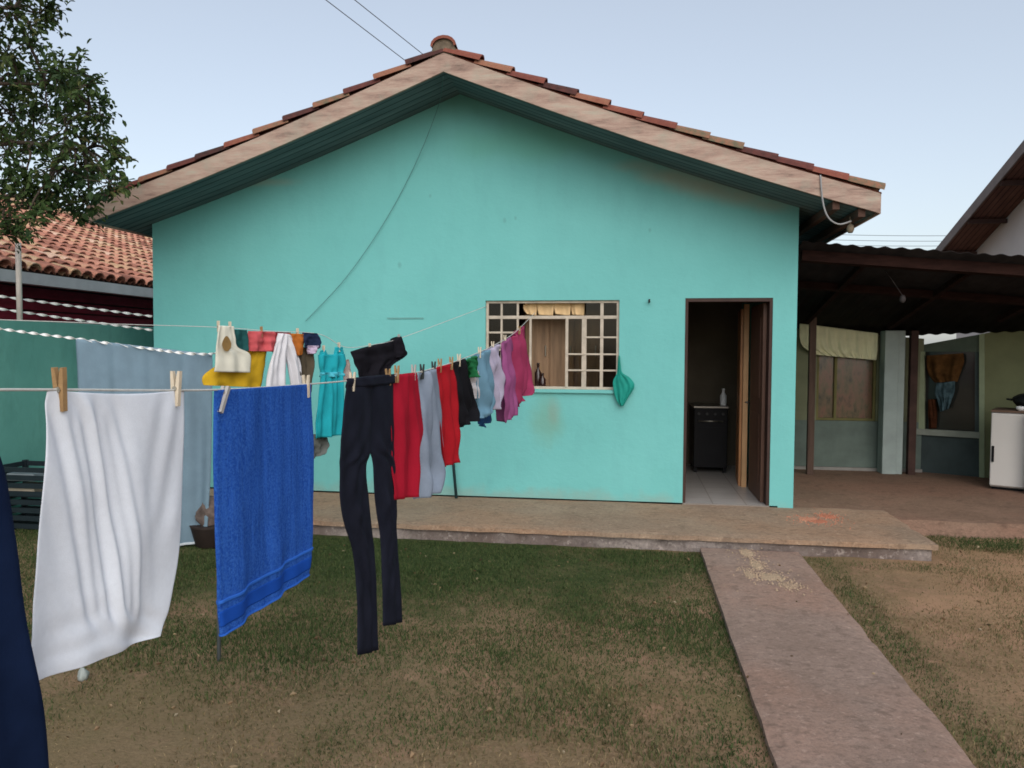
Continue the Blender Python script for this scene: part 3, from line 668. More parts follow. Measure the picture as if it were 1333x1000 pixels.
# twisted plastic tapes: flat ribbon twisting along its length
M_TAPE = simple('white plastic tape', (.75, .75, .73), .9, 5, .4, 0)
def tape(P, wd, pitch):
    mb = MB(); V = []; s = 0.0; P = np.array(P)
    for i, p in enumerate(P):
        t = P[min(i+1, len(P)-1)]-P[max(i-1, 0)]; t /= np.linalg.norm(t)
        if i: s += np.linalg.norm(P[i]-P[i-1])
        a = np.array([0, 0, 1.0]); a -= t*np.dot(a, t); a /= np.linalg.norm(a); b = np.cross(t, a)
        th = math.pi*s/pitch; e = (a*math.cos(th)+b*math.sin(th))*wd/2; q = np.cross(t, e); q = q/np.linalg.norm(q)*.0012
        V += [p+e+q, p-e+q, p-e-q, p+e-q]
    n = len(P); F2 = [(i*4+k, i*4+(k+1) % 4, (i+1)*4+(k+1) % 4, (i+1)*4+k) for i in range(n-1) for k in range(4)]
    return mb.add(V, F2)
mb = tape(crom(l3, 520), .025, .1); build('clothesline', mb, M_TAPE, origin=tuple(l3[0]), smooth=False, label='twisted white tape clothesline carrying the large grey bed sheet', cat='clothesline', group='clotheslines across the yard', fix=False)
for (v0, v1, nm) in ((384, 412, 'upper'), (400, 430, 'lower')):
    a, b = aty(-60, v0-9, 6.7), aty(199, v1, WY+.02); b = b+np.array([-.01, 0, 0]); a = b+(a-b)*((-7.74-b[0])/(a[0]-b[0]))
    pts = [a*(1-t)+b*t-np.array([0, 0, .06*4*t*(1-t)*.3]) for t in np.linspace(0, 1, 560)]
    mb = tape(pts, .027, .118); build('twisted_tape', mb, M_TAPE, origin=tuple(a), label=f'{nm} of the two twisted white tapes before the dark red neighbour wall', cat='tape', group='twisted tapes at the house corner', fix=False)

# ---- pegs
M_PEG = simple('brown peg wood', (.36, .22, .10), .7, 30, .8); M_PEG2 = simple('bleached peg wood', (.62, .53, .40), .8, 30, .8)
M_PEG3 = simple('grey peg plastic', (.4, .38, .36), .8, 30, .5, 0)
def peg(p, d, n, label, mat, h=.074, tilt=0.0, up=.5):
    p = np.array(p); o = thing('clothes_peg', tuple(p), label, 'peg', 'clothes pegs on the lines')
    d = np.array(d); z = np.array([0, 0, 1.0]); z = z*math.cos(tilt)+d*math.sin(tilt); d2 = d*math.cos(tilt)-np.array([0, 0, 1.0])*math.sin(tilt)
    for s in (1, -1):
        mb = MB(); V = []
        for t, off, th in ((-(1-up), .003, .0035), (-.1, .0035, .0045), (.0, .0035, .005), (.25, .005, .0045), (up, .0068, .003)):
            for a, b in ((-.0055, 0), (.0055, 0), (.0055, 1), (-.0055, 1)): V.append(p+z*(t*h)+n*s*(off-th+b*2*th*.9+.002)+d2*a)
        fs = [(i*4+k, i*4+(k+1) % 4, (i+1)*4+(k+1) % 4, (i+1)*4+k) for i in range(4) for k in range(4)]+[(0, 1, 2, 3), (16, 17, 18, 19)]
        mb.add(V, fs); build('prong', mb, mat, o)
    mb = MB(); mb.tube([p-d2*.008, p+d2*.008], .0055, 8); build('spring', mb, M_BRASS, o)
    return o
D1, N1 = PL1[1], PL1[2]
def pegpx(u, v, pl, label, mat, h=.074, tilt=0.0, up=.5): return peg(onpl(u, v, pl)+pl[2]*.002, pl[1], pl[2], label, mat, h, tilt, up)

# ---- garments
def garment(name, parts, pl, mat, label, cat, group='laundry on the lines'):
    mb = MB()
    for k in parts: hang(mb, k[0], pl, **k[1])
    return build(name, mb, mat, origin=tuple(mid_top(parts[0][0], pl)), smooth=True, label=label, cat=cat, group=group)
C = lambda n, c, k=.8, tr=0.0, weave=420: cloth_mat(n, c, k, weave, .92, tr)
# front line
M_JEANS = C('dark blue denim', (.008, .017, .05), .6)
garment('jeans', [([(-260, 520, -40, 515), (-270, 600, -6, 608), (-260, 800, 18, 780), (-240, 1010, 43, 985), (-220, 1400, 70, 1300)], dict(amp=.012, freq=2, t=.03, lens=True, seed=1, NV=36))], PL1, M_JEANS, 'dark blue jeans hanging at the left edge in front of the white pillowcase', 'jeans')
M_WHITE = C('white cotton', (.83, .87, .94), .96, .12)
pr = [(62, 507, 241, 507), (60, 560, 241, 570), (54, 640, 240, 650), (47, 720, 236, 720), (40, 800, 224, 775), (37, 850, 215, 808), (35, 893, 207, 828)]
sh = garment('pillowcase', [(pr, dict(amp=.006, freq=1.6, t=.004, seed=21, NS=110, NV=110, lens=True, dip=.009, diag=((.0040, 44, -24, .10, .62, .42, -.05, .85), (.0035, 75, -38, .16, .5, .3, .02, .8), (.0012, 6, 40, .3, .0, .35, .5, 1.0), (.002, -14, 30, .75, 0, .4, .65, 1.05), (.003, 30, 12, .82, .05, .25, -.05, .5)), grow=.8))], PL1, M_WHITE, 'white pillowcase pegged at two corners on the front clothesline', 'pillowcase')
pegpx(77, 507, PL1, 'brown wooden peg at the left corner of the white pillowcase', M_PEG, .078, -.06)
pegpx(228, 506, PL1, 'pale bleached peg at the right corner of the white pillowcase', M_PEG2, .078, .04)
# towel with a woven border
x = N('blue terry'); n = x.noise(16, 6, .65, (1, 3, .35)); nf = x.noise(150, 4, .8)
x.color(x.mix(x.math('MULTIPLY', x.ramp(nf, [(.4, 0.0), (.62, 1.0)]), .6), x.ramp(n, [(.32, (.008, .045, .27)), (.68, (.022, .10, .46))]), (.055, .18, .56))).set(.95, 0, .05)
x.bump(x.math('ADD', nf, n), .9, .006); M_TERRY = x.m
tr_ = [(281, 508, 404, 500), (282, 600, 406, 570), (283, 700, 406, 640), (285, 770, 404, 700), (286, 829, 400, 748)]
tw = garment('bath_towel', [(tr_, dict(amp=.005, freq=2.6, t=.006, seed=5, NS=60, NV=60))], PL1, M_TERRY, 'blue terry bath towel with a woven border near its lower edge', 'towel')
for a, b in ((.80, .815), (.985, 1.0)):
    mb = MB(); hang(mb, tr_, PL1, .005, 2.6, t=.0095, seed=5, NS=60, NV=5, v0=a, v1=b); build('border_rib', mb, C('border rib blue', (.03, .13, .52), .9), tw, smooth=True)
mb = MB(); hang(mb, tr_, PL1, .005, 2.6, t=.0072, seed=5, NS=60, NV=10, v0=.85, v1=.93); build('border_band', mb, C('border band blue', (.012, .075, .40), .7), tw, smooth=True)
pegpx(291, 512, PL1, 'grey peg on the left top corner of the blue towel', M_PEG3, .07, .5, .25); pegpx(398, 503, PL1, 'pale peg on the right top corner of the blue towel', M_PEG2, .07, -.1)
M_BLACKJ = C('black denim', (.016, .018, .03), .55)
tj = garment('black_jeans', [([(452, 495, 486, 492), (446, 540, 486, 537), (442, 590, 483, 588), (442, 612, 478, 610), (445, 670, 482, 660), (460, 720, 487, 715), (466, 780, 489, 775), (467, 853, 491, 846)], dict(amp=.006, freq=1.3, t=.008, lens=True, seed=9, NV=44, diag=((.005, 14, 46, .5, 0, .6, .1, .75), (.004, -16, 60, .5, 0, .6, .45, 1.0)))),
    ([(478, 492, 513, 489), (478, 537, 514, 535), (482, 580, 516, 585), (488, 605, 517, 605), (492, 660, 518, 655), (498, 705, 519, 700), (500, 760, 521, 755), (501, 815, 524, 810)], dict(amp=.006, freq=1.3, t=.008, lens=True, seed=10, NV=44, off=-.004, diag=((.005, -14, 46, .5, 0, .6, .1, .75), (.004, 16, 60, .5, 0, .6, .45, 1.0))))], PL1, M_BLACKJ, 'long black jeans hanging by the waist right of the blue towel', 'jeans')
mb = MB(); hang(mb, [(451, 493, 513, 487), (450, 505, 513.5, 499)], PL1, .003, 2, t=.013, lens=True, seed=8, NV=5); build('waistband', mb, M_BLACKJ, tj, smooth=True)
pegpx(458, 497, PL1, 'pale peg at the left waist corner of the black jeans', M_PEG2, .07, .1); pegpx(505, 491, PL1, 'brown peg at the right waist corner of the black jeans', M_PEG, .07, -.2)
M_RED1 = C('red jersey', (.38, .012, .03), .8)
garment('red_trousers', [([(514, 488, 541, 485), (510, 530, 545, 526), (509, 575, 549, 562), (510, 610, 545, 605), (512, 651, 540, 646)], dict(amp=.014, freq=2, t=.009, lens=True, seed=11))], PL1, M_RED1, 'wide red trousers hanging right beside the black jeans', 'trousers')
garment('grey_trousers', [([(546, 486, 566, 480), (543, 530, 571, 520), (541, 580, 576, 570), (540, 620, 578, 610), (541, 650, 572, 640)], dict(amp=.02, freq=2, t=.009, lens=True, seed=12))], PL1, C('grey marl', (.25, .30, .38), .75), 'grey jersey trousers hanging between the two red garments', 'trousers')
garment('speckled_cloth', [([(569, 560, 582, 560), (572, 600, 586, 600), (570, 640, 584, 634)], dict(amp=.015, freq=2, t=.01, seed=13, off=-.08))], PL1, C('speckled maroon grey', (.22, .16, .18), .3, 0, 120), 'speckled dark maroon and grey cloth showing below the grey trousers', 'cloth')
garment('red_shirt', [([(567, 478, 590, 473), (568, 520, 592, 515), (572, 570, 592, 560), (574, 608, 592, 602)], dict(amp=.02, freq=2, t=.009, lens=True, seed=14))], PL1, C('bright red cotton', (.40, .014, .022), .8), 'narrow bright red shirt hanging between grey trousers and black shorts', 'shirt')
garment('black_shorts', [([(590, 474, 606, 466), (591, 510, 611, 505), (594, 540, 615, 530), (595, 557, 611, 548)], dict(amp=.03, freq=2, t=.009, lens=True, seed=15))], PL1, C('black cotton', (.012, .012, .015), .7), 'black shorts hanging right of the narrow bright red shirt', 'shorts')
garment('green_cloth', [([(603, 470, 614, 463), (606, 482, 616, 478), (609, 492, 614, 490)], dict(amp=.02, freq=1.5, t=.009, lens=True, seed=16, off=.02))], PL1, C('dark green cotton', (.02, .16, .06), .7), 'small dark green cloth on the line above the black shorts', 'cloth')
garment('white_sock', [([(612, 480, 617, 478), (613, 500, 622, 498), (615, 520, 622, 516)], dict(amp=.02, freq=1, t=.009, lens=True, seed=17))], PL1, C('white knit', (.52, .5, .52), .9), 'small white sock hanging just right of the black shorts', 'sock')
garment('blue_grey_shirt', [([(618, 464, 634, 455), (616, 500, 637, 492), (618, 530, 640, 525), (620, 546, 635, 540)], dict(amp=.03, freq=2, t=.009, lens=True, seed=18))], PL1, C('blue grey cotton', (.16, .31, .42), .75), 'blue grey shirt hanging between white sock and lilac blouse', 'shirt')
garment('lilac_blouse', [([(634, 456, 648, 448), (635, 480, 650, 474), (637, 510, 652, 505), (640, 534, 649, 528)], dict(amp=.035, freq=2, t=.009, lens=True, seed=19))], PL1, C('pale lilac cotton', (.46, .42, .55), .8), 'pale lilac and white blouse hanging before the left window edge', 'blouse')
garment('navy_cloth', [([(644, 505, 654, 500), (643, 530, 656, 526), (643, 557, 653, 551)], dict(amp=.03, freq=1, t=.009, lens=True, seed=20, off=-.12))], PL1, C('navy cotton', (.02, .06, .15), .7), 'navy blue cloth end showing below the purple dress', 'cloth')
garment('purple_dress', [([(652, 447, 665, 438), (652, 480, 668, 472), (652, 515, 669, 508), (654, 551, 667, 540)], dict(amp=.04, freq=2, t=.009, lens=True, seed=22))], PL1, C('purple pink cotton', (.32, .09, .23), .7), 'purple pink dress hanging before the left bars of the window', 'dress')
garment('pink_dress', [([(666, 438, 683, 424), (667, 470, 685, 460), (668, 505, 686, 495), (669, 530, 682, 514)], dict(amp=.05, freq=2, t=.009, lens=True, seed=23))], PL1, C('deep pink cotton', (.35, .045, .115), .8), 'deep pink dress hanging last on the front line by the window', 'dress')
for u, v, nm, mt in ((516, 487, 'left waist corner of the wide red trousers', M_PEG), (538, 485, 'right waist corner of the wide red trousers', M_PEG3), (549, 484, 'left end of the grey trousers', M_CABLE), (564, 480, 'right end of the grey trousers', M_CABLE), (572, 476, 'left end of the narrow red shirt', M_PEG), (587, 473, 'right end of the narrow red shirt', M_PEG), (597, 469, 'top of the black shorts', M_PEG2), (624, 459, 'top of the blue grey shirt', M_PEG2), (641, 451, 'top of the lilac blouse', M_PEG2), (657, 442, 'top of the purple dress', M_PEG2), (676, 430, 'top of the deep pink dress', M_PEG)):
    pegpx(u, v, PL1, 'peg at the '+nm, mt)

# grey sheet on the tape line
gr = [(99, 441, 276, 461), (102, 500, 276, 520), (106, 580, 276, 590), (110, 660, 274, 655), (112, 724, 270, 707)]
gs = garment('bed_sheet', [(gr, dict(amp=.022, freq=4, t=.004, seed=31, NS=60, NV=40))], PL3, C('blue grey sheet', (.20, .29, .36), .85, .1), 'large blue grey bed sheet on the tape line behind the white pillowcase', 'sheet')
mb = MB(); hang(mb, gr, PL3, .022, 4, t=.0065, seed=31, NS=60, NV=5, v0=.975, v1=1.0); build('hem', mb, C('pale hem', (.6, .66, .7)), gs, smooth=True)
# rear line
sw = garment('badge_shirt', [([(281, 424, 301, 425), (279, 440, 303, 440), (278, 452, 306, 452), (278, 465, 322, 462), (277, 484, 322, 485)], dict(amp=.008, freq=1.5, t=.008, seed=41, off=.03))], PL4, C('cream white jersey', (.66, .64, .54), .9), 'small cream white shirt with a brown oval badge on the rear line', 'shirt')
c = onpl(289.5, 447.5, PL4)+PL4[2]*.052; V = [c]; n = 20
for ring in (.6, 1):
    for k in range(n): th = 6.283*k/n; V.append(c+PL4[1]*math.cos(th)*.038*ring*(1 if math.sin(th) < 0 else 1-.35*math.sin(th))+np.array([0, 0, 1])*math.sin(th)*.055*ring)
mb = MB(); mb.add(V, [(0, 1+k, 1+(k+1) % n) for k in range(n)]+[(1+k, 1+n+k, 1+n+(k+1) % n, 1+(k+1) % n) for k in range(n)]); build('badge', mb, C('brown print', (.34, .21, .08), .5), sw, fix=False)
G4 = 'laundry on the lines'
garment('yellow_towel', [([(326, 455, 353, 456), (300, 470, 352, 472), (273, 488, 349, 492), (272, 502, 346, 505)], dict(amp=.012, freq=2, t=.006, seed=42, off=-.05))], PL4, C('mustard yellow cloth', (.62, .38, .025), .75), 'mustard yellow towel behind the badge shirt above the blue towel', 'towel')
garment('dark_green_sock', [([(303, 429, 322, 430), (303, 443, 323, 443), (304, 457, 322, 457)], dict(amp=.008, freq=1, t=.01, seed=43, lens=True))], PL4, C('dark bottle green', (.02, .09, .09), .7), 'dark bottle green cloth hanging beside the badge shirt', 'cloth')
garment('coral_shirt', [([(323, 431, 358, 432), (322, 444, 358, 444), (323, 457, 356, 458)], dict(amp=.012, freq=2, t=.01, seed=44, lens=True))], PL4, C('coral red cotton', (.55, .10, .11), .8), 'coral red folded shirt on the rear line above the yellow towel', 'shirt')
garment('crimson_cloth', [([(353, 432, 380, 433), (354, 446, 380, 446), (357, 459, 376, 458)], dict(amp=.012, freq=1, t=.01, seed=45, lens=True, off=-.02))], PL4, C('crimson cotton', (.33, .015, .03), .8), 'crimson cloth hanging between coral shirt and white leggings', 'cloth')
garment('white_leggings', [([(362, 434, 376, 435), (358, 448, 374, 448), (350, 475, 373, 475), (345, 506, 374, 506)], dict(amp=.012, freq=1.5, t=.02, seed=46, lens=True)), ([(366, 436, 378, 436), (370, 452, 384, 452), (375, 475, 391, 475), (380, 506, 393, 506)], dict(amp=.012, freq=1.5, t=.02, seed=47, lens=True))], PL4, C('white cotton jersey', (.68, .67, .7), .85), 'white leggings with spread legs behind the blue towel top edge', 'leggings')
garment('orange_cloth', [([(376, 434, 396, 435), (377, 447, 397, 447), (382, 463, 395, 462)], dict(amp=.012, freq=1, t=.015, seed=48, lens=True))], PL4, C('burnt orange cotton', (.42, .13, .025), .8), 'burnt orange cloth hanging right of the white leggings', 'cloth')
garment('navy_shirt', [([(393, 433, 413, 434), (393, 443, 417, 445), (395, 453, 415, 454)], dict(amp=.012, freq=1, t=.015, seed=49, lens=True))], PL4, C('navy jersey', (.02, .03, .07), .8), 'navy cloth hanging at the right end of the coloured row', 'cloth')
garment('lilac_cloth', [([(399, 450, 414, 450), (399, 455, 413, 455), (401, 461, 411, 460)], dict(amp=.012, freq=1, t=.012, seed=50, lens=True, off=.01))], PL4, C('pale lilac jersey', (.48, .38, .5), .8), 'pale lilac cloth end showing beneath the navy cloth', 'cloth')
garment('olive_cloth', [([(388, 452, 414, 452), (387, 475, 414, 475), (390, 500, 411, 500), (397, 520, 410, 520)], dict(amp=.02, freq=1.5, t=.015, seed=52, lens=True, off=-.04))], PL4, C('dark olive brown', (.10, .08, .055), .5), 'dark olive brown cloth between white leggings and teal dress', 'cloth')
td = garment('teal_dress', [([(418, 456, 424, 456), (416, 464, 428, 464)], dict(amp=.006, freq=1, t=.01, seed=53, lens=True)), ([(436, 452, 446, 452), (434, 464, 448, 463)], dict(amp=.006, freq=1, t=.01, seed=54, lens=True)),
    ([(414, 462, 449, 461), (414, 476, 449, 476), (417, 490, 445, 489), (414, 520, 446, 520), (411, 550, 446, 548), (411, 571, 443, 566)], dict(amp=.02, freq=2, t=.02, seed=55, lens=True))], PL4, C('teal jersey', (.02, .36, .42), .8), 'teal sleeveless dress hanging between blue towel and black jeans', 'dress')
mb = MB(); hang(mb, [(416, 485, 446.5, 484), (416.5, 491, 446, 490)], PL4, .02, 2, t=.026, seed=55, NV=5, lens=True); build('waist_seam', mb, C('pale teal', (.08, .45, .55)), td, smooth=True)
garment('grey_sock', [([(412, 566, 430, 566), (411, 580, 432, 578), (411, 598, 426, 592)], dict(amp=.02, freq=1, t=.02, seed=56, lens=True, off=-.06))], PL4, C('dark grey knit', (.14, .15, .14), .6), 'dark grey cloth end showing below the teal dress', 'cloth')
garment('black_crop_top', [([(456, 458, 521, 441), (458, 466, 524, 452), (461, 478, 526, 462), (464, 490, 508, 476), (468, 500, 505, 488)], dict(amp=.02, freq=2, t=.03, seed=57, lens=True)), ([(511, 443, 520, 438), (510, 456, 526, 454), (511, 466, 524, 462)], dict(amp=.008, freq=1, t=.05, seed=58, lens=True))], PL4, C('black jersey', (.012, .011, .015), .7), 'black crop top on the rear line above the black jeans', 'top')
garment('beige_cloth', [([(447, 470, 459, 468), (447, 484, 461, 482), (447, 496, 458, 496)], dict(amp=.012, freq=1, t=.015, seed=59, lens=True, off=-.05))], PL4, C('beige jersey', (.42, .33, .30), .8), 'beige cloth hanging between teal dress and black crop top', 'cloth')
for u, v, nm, mt in ((284, 425, 'left shoulder of the badge shirt', M_PEG2), (299, 426, 'right shoulder of the badge shirt', M_PEG2), (340, 432, 'middle of the coral red shirt', M_PEG), (421, 456, 'left strap of the teal dress', M_PEG2), (441, 452, 'right strap of the teal dress', M_PEG2), (481, 453, 'middle of the black crop top', M_PEG2), (519, 441, 'right end of the black crop top', M_PEG3), (387, 434, 'top of the burnt orange cloth', M_PEG2)):
    pegpx(u, v, PL4, 'peg at the '+nm, mt, .08)

# pole in the lawn behind the towel, plastic bag, bundle by the slab
pA = atz(285, 860, GZ); pA[2] = GZ-.05; mb = MB(); pB = aty(284, 507, pA[1]); mb.tube([pA, pB], .011, 8)
build('line_pole', mb, simple('grey steel pole', (.14, .16, .17), .7, 8, .5), origin=tuple(pA), smooth=True, label='thin grey pole stuck in the lawn behind the blue towel edge', cat='pole')
c = atz(108, 886, GZ); mb = MB(); V = []; n = 18; K = 9
for i in range(K):
    t = i/(K-1); r = .028*math.sin(math.pi*min(1, .15+t*.85))*(1.15-.5*t)
    for k in range(n):
        th = 6.283*k/n; q = 1+.45*nz(math.cos(th)*2, math.sin(th)*2+t*3, 3)
        V.append((c[0]+math.cos(th)*r*q, c[1]+math.sin(th)*r*q, GZ+t*.075*(1+.2*nz(th, 1, 1))))
fs = [(i*n+k, i*n+(k+1) % n, (i+1)*n+(k+1) % n, (i+1)*n+k) for i in range(K-1) for k in range(n)]
mb.add(V, fs+[tuple(range(n)), tuple((K-1)*n+k for k in range(n))])
build('plastic_cup', mb, simple('crumpled pale plastic', (.30, .33, .31), .8, 9, .4, .2), origin=(c[0], c[1], GZ), smooth=True, label='crumpled pale plastic cup lying on dry soil below the pillowcase', cat='cup')
# clay pot with a pale bundle glimpsed between sheet and towel
c = atz(274, 712, GZ); c[2] = GZ
mb = MB(); mb.lathe(c, [(.09, 0), (.12, .02), (.16, .18), (.17, .2), (.14, .2)]); build('flower_pot', mb, simple('dark clay', (.03, .02, .016), .6), origin=tuple(c), smooth=True, label='dark clay pot on the ground between bed sheet and blue towel', cat='pot')
mb = MB(); V = []
for i in range(9):
    t = i/8
    for k in range(16):
        th = 6.283*k/16; r = (.11+.02*math.sin(3*th+i))*math.sin(math.pi*(.2+.7*t)); V.append((c[0]+math.cos(th)*r, c[1]+math.sin(th)*r, GZ+.18+t*.26))
mb.add(V, [(i*16+k, i*16+(k+1) % 16, (i+1)*16+(k+1) % 16, (i+1)*16+k) for i in range(8) for k in range(16)]+[tuple(range(16)), tuple(128+k for k in range(16))])
build('cloth_bundle', mb, C('pale pinkish cloth', (.22, .17, .15), .2), origin=(c[0], c[1], GZ+.18), smooth=True, label='pale pinkish cloth bundle sitting in the dark clay pot', cat='bundle')

# ------------------------------------------------------------------ left: boundary wall, crates, neighbour
BX = -6.05
x = N('green boundary paint')
c = x.ramp(x.noise(1.3, 6, .6), [(.3, (.10, .29, .25)), (.7, (.14, .36, .31))])
c = x.mix(x.math('MULTIPLY', x.ramp(x.noise(4, 7, .7, (1, 1, .4)), [(.5, 0.0), (.72, 1.0)]), .4), c, (.06, .17, .14))
x.color(c).set(.85, 0, .2).bump(x.noise(25, 6, .7), .4, .01)
bt = lambda u, v: atx(u, v, BX)
zt = bt(100, 421)[2]
mb = MB(); mb.box((BX-.15, -2.0, GZ-.05), (BX, 22, zt)); bw = build('boundary_wall', mb, x.m, origin=(BX, 5, GZ), label='green rendered boundary wall along the left side of the yard', cat='wall', bevel=.01)
pt = bt(27, 316); mb = MB(); mb.tube([(BX-.03, pt[1], zt-.05), (BX-.03, pt[1], pt[2])], .027, 10); build('white_post', mb, simple('white pipe', (.62, .57, .52), .8, 6, .6), origin=(BX-.03, pt[1], zt), smooth=True, label='thin white post rising above the green boundary wall', cat='post')
M_CRATE = simple('dark plastic crate', (.014, .022, .028), .7, 6, .5, 0)
cb = atz(25, 690, GZ); CX, CY = -5.6, 6.9
cr_o = None
def crate(px, py, z0, w_, d_, h_, label, mat=M_CRATE):
    o = thing('crate', (px, py, z0), label, 'crate', 'crates by the boundary wall')
    mb = MB(); t = .015
    for sx in (-1, 1):
        for sy in (-1, 1):
            mb = MB(); mb.box((px+sx*w_/2-.02, py+sy*d_/2-.02, z0), (px+sx*w_/2+.02, py+sy*d_/2+.02, z0+h_)); build('corner_post', mb, mat, o)
    mb = MB()
    for k in range(4):
        za = z0+.02+k*h_/4; zb = za+h_/4*.62
        mb.box((px-w_/2+.021, py-d_/2-t/2, za), (px+w_/2-.021, py-d_/2+t/2, zb)); mb.box((px-w_/2+.021, py+d_/2-t/2, za), (px+w_/2-.021, py+d_/2+t/2, zb))
        mb.box((px-w_/2-t/2, py-d_/2+.021, za), (px-w_/2+t/2, py+d_/2-.021, zb)); mb.box((px+w_/2-t/2, py-d_/2+.021, za), (px+w_/2+t/2, py+d_/2-.021, zb))
    build('side_slats', mb, mat, o)
    mb = MB(); mb.box((px-w_/2+.02, py-d_/2+.02, z0+.005), (px+w_/2-.02, py+d_/2-.02, z0+.02)); build('base', mb, mat, o)
def cpos(u, v): p = atz(u, v, GZ); return p
p0 = cpos(22, 692); px, py = p0[0], p0[1]+.25
crate(px, py, GZ, .62, .42, .30, 'lower dark plastic crate by the green boundary wall'); crate(px+.01, py+.01, GZ+.302, .60, .40, .30, 'upper dark plastic crate by the green boundary wall')
for k, (dz, mt, nm) in enumerate(((.335, simple('cream carton', (.42, .36, .28)), 'cream carton'), (.46, simple('grey blue carton', (.28, .33, .36)), 'grey blue carton'))):
    mb = MB(); mb.box((px-.17, py-.17, GZ+dz), (px+.12, py+.12, GZ+dz+.07)); build('carton', mb, mt, origin=(px, py, GZ+dz), bevel=.006, label=f'{nm} inside the upper dark crate by the boundary wall', cat='carton')
mb = MB(); q = (px+.42, py-.2, GZ); V = []; 
mb.lathe(q, [(.02, 0), (.11, .01), (.13, .05), (.10, .1), (.04, .13)], 14); build('stone', mb, simple('pale brown stone', (.22, .18, .14), .6, 12, .9, .5), origin=q, smooth=True, label='pale brown stone on the grass beside the dark crates', cat='stone')

# neighbour house on the left
EX, EZ, NSL = -7.0, 2.49, .36
nb = thing('neighbour_house', (-9, 14, GZ), 'low dark red house with a clay tile roof beyond the green boundary wall', 'house')
x = N('dark red boards'); wv = x.n.new('ShaderNodeTexWave'); x.link(x.co, wv.inputs[0]); wv.bands_direction = 'Z'; wv.inputs['Scale'].default_value = 2.0; wv.inputs['Distortion'].default_value = 0
gap = x.ramp(wv.outputs['Fac'], [(0, 0.0), (.1, 1.0)])
x.color(x.mix(gap, (.008, .003, .004), x.ramp(x.noise(4, 6, .6, (1, 1, 5)), [(.3, (.30, .03, .055)), (.7, (.50, .045, .09))]))).set(.7, 0, .3).bump(gap, .5, .01)
mb = MB(); mb.box((-17.5, 5.0, GZ), (-7.75, 26, EZ+.05)); build('wall', mb, x.m, nb)
RDX = -12.6; RDZ = EZ+NSL*(EX-RDX)
mb = MB(); V = [(EX, 3.5, EZ), (RDX, 3.5, RDZ), (2*RDX-EX, 3.5, EZ), (EX, 27, EZ), (RDX, 27, RDZ), (2*RDX-EX, 27, EZ)]
V += [(a, b_, c_-.08) for a, b_, c_ in V]
mb.add(V, [(0, 1, 4, 3), (1, 2, 5, 4), (6, 9, 10, 7), (7, 10, 11, 8), (0, 3, 9, 6), (2, 8, 11, 5), (0, 6, 7, 1), (1, 7, 8, 2), (3, 4, 10, 9), (4, 5, 11, 10)])
nroof = build('roof', mb, M_DFRAME, nb)
mb = MB(); tiles(mb, (RDX, 3.6, RDZ+.015), (0, 1, 0), (cs, 0, -sn), (sn, 0, cs), 105, 18, tw=.222, seed=8, tl=(EX-RDX)/cs/18+.053)
tiles(mb, (RDX, 3.71, RDZ-.02), (0, 1, 0), (cs, 0, -sn), (sn, 0, cs), 105, 18, tw=.222, r=.06, seed=9, tl=(EX-RDX)/cs/18+.05)
build('roof_tiles', mb, M_TILE2, nroof, fix=False)
mb = MB(); mb.tube([(RDX, 3.5, RDZ+.06), (RDX, 27, RDZ+.06)], .12, 10); build('ridge_cap', mb, M_TILE2, nroof)
mb = MB(); gx = EX+.02
prof = [(-.0, .06), (.0, -.08), (.12, -.08), (.14, .05), (.125, .05), (.108, -.066), (.014, -.066), (.014, .06)]
mb.prism_y([(gx+a, EZ-.11+b_) for a, b_ in prof], 3.4, 27); build('gutter', mb, simple('galvanised gutter', (.58, .60, .62), .8, 4, .5, .1, 20, .1), nroof)

# ------------------------------------------------------------------ tree at the left
tree = thing('leafy_tree', (-7.3, 6.1, GZ), 'leafy dark green tree reaching into the sky at the upper left', 'tree')
M_BARK = simple('tree bark', (.075, .055, .04), .5, 12, .95, .8, 25)
tp = [(-7.3, 6.1, GZ-.1), (-7.25, 6.1, 1.2), (-7.1, 6.2, 2.4), (-6.9, 6.2, 3.3), (-6.8, 6.25, 4.4), (-6.7, 6.3, 5.6)]
P = crom(tp, 24); mb = MB(); mb.tube(P, list(np.linspace(.17, .05, 24)), 10); build('trunk', mb, M_BARK, tree, smooth=True)
clumps = []   # (u, v, radius px)
rr = random.Random(12)
for (u, v, r) in ((15, 15, 40), (50, 20, 22), (62, 28, 12), (10, 70, 34), (40, 60, 10), (-10, 120, 40), (30, 95, 18), (75, 95, 22), (100, 95, 20), (90, 120, 22), (60, 135, 28), (20, 150, 34), (115, 108, 12), (105, 140, 20), (130, 150, 14), (85, 165, 28), (45, 180, 34), (10, 200, 32), (120, 175, 16), (145, 195, 14), (155, 205, 10), (110, 205, 22), (75, 215, 28), (35, 230, 30), (0, 250, 26), (95, 240, 18), (65, 252, 20), (125, 225, 10), (118, 258, 15), (140, 240, 14), (155, 236, 8), (30, 268, 22), (12, 290, 20), (38, 285, 14), (90, 268, 12), (105, 280, 9), (8, 305, 12),(-60, 60, 50), (-60, 160, 60), (-70, 240, 50), (-150, 100, 70), (-160, 200, 70), (-250, 60, 80), (-260, 180, 90), (-110, -50, 80), (-20, -60, 60), (-230, -80, 100), (60, -40, 30), (-350, 60, 90), (-340, 180, 80), (-120, -160, 90), (-300, -180, 100)):
    clumps.append((u, v, r))
mb = MB(); tw_ = MB(); nleaf = 0
limbs = []
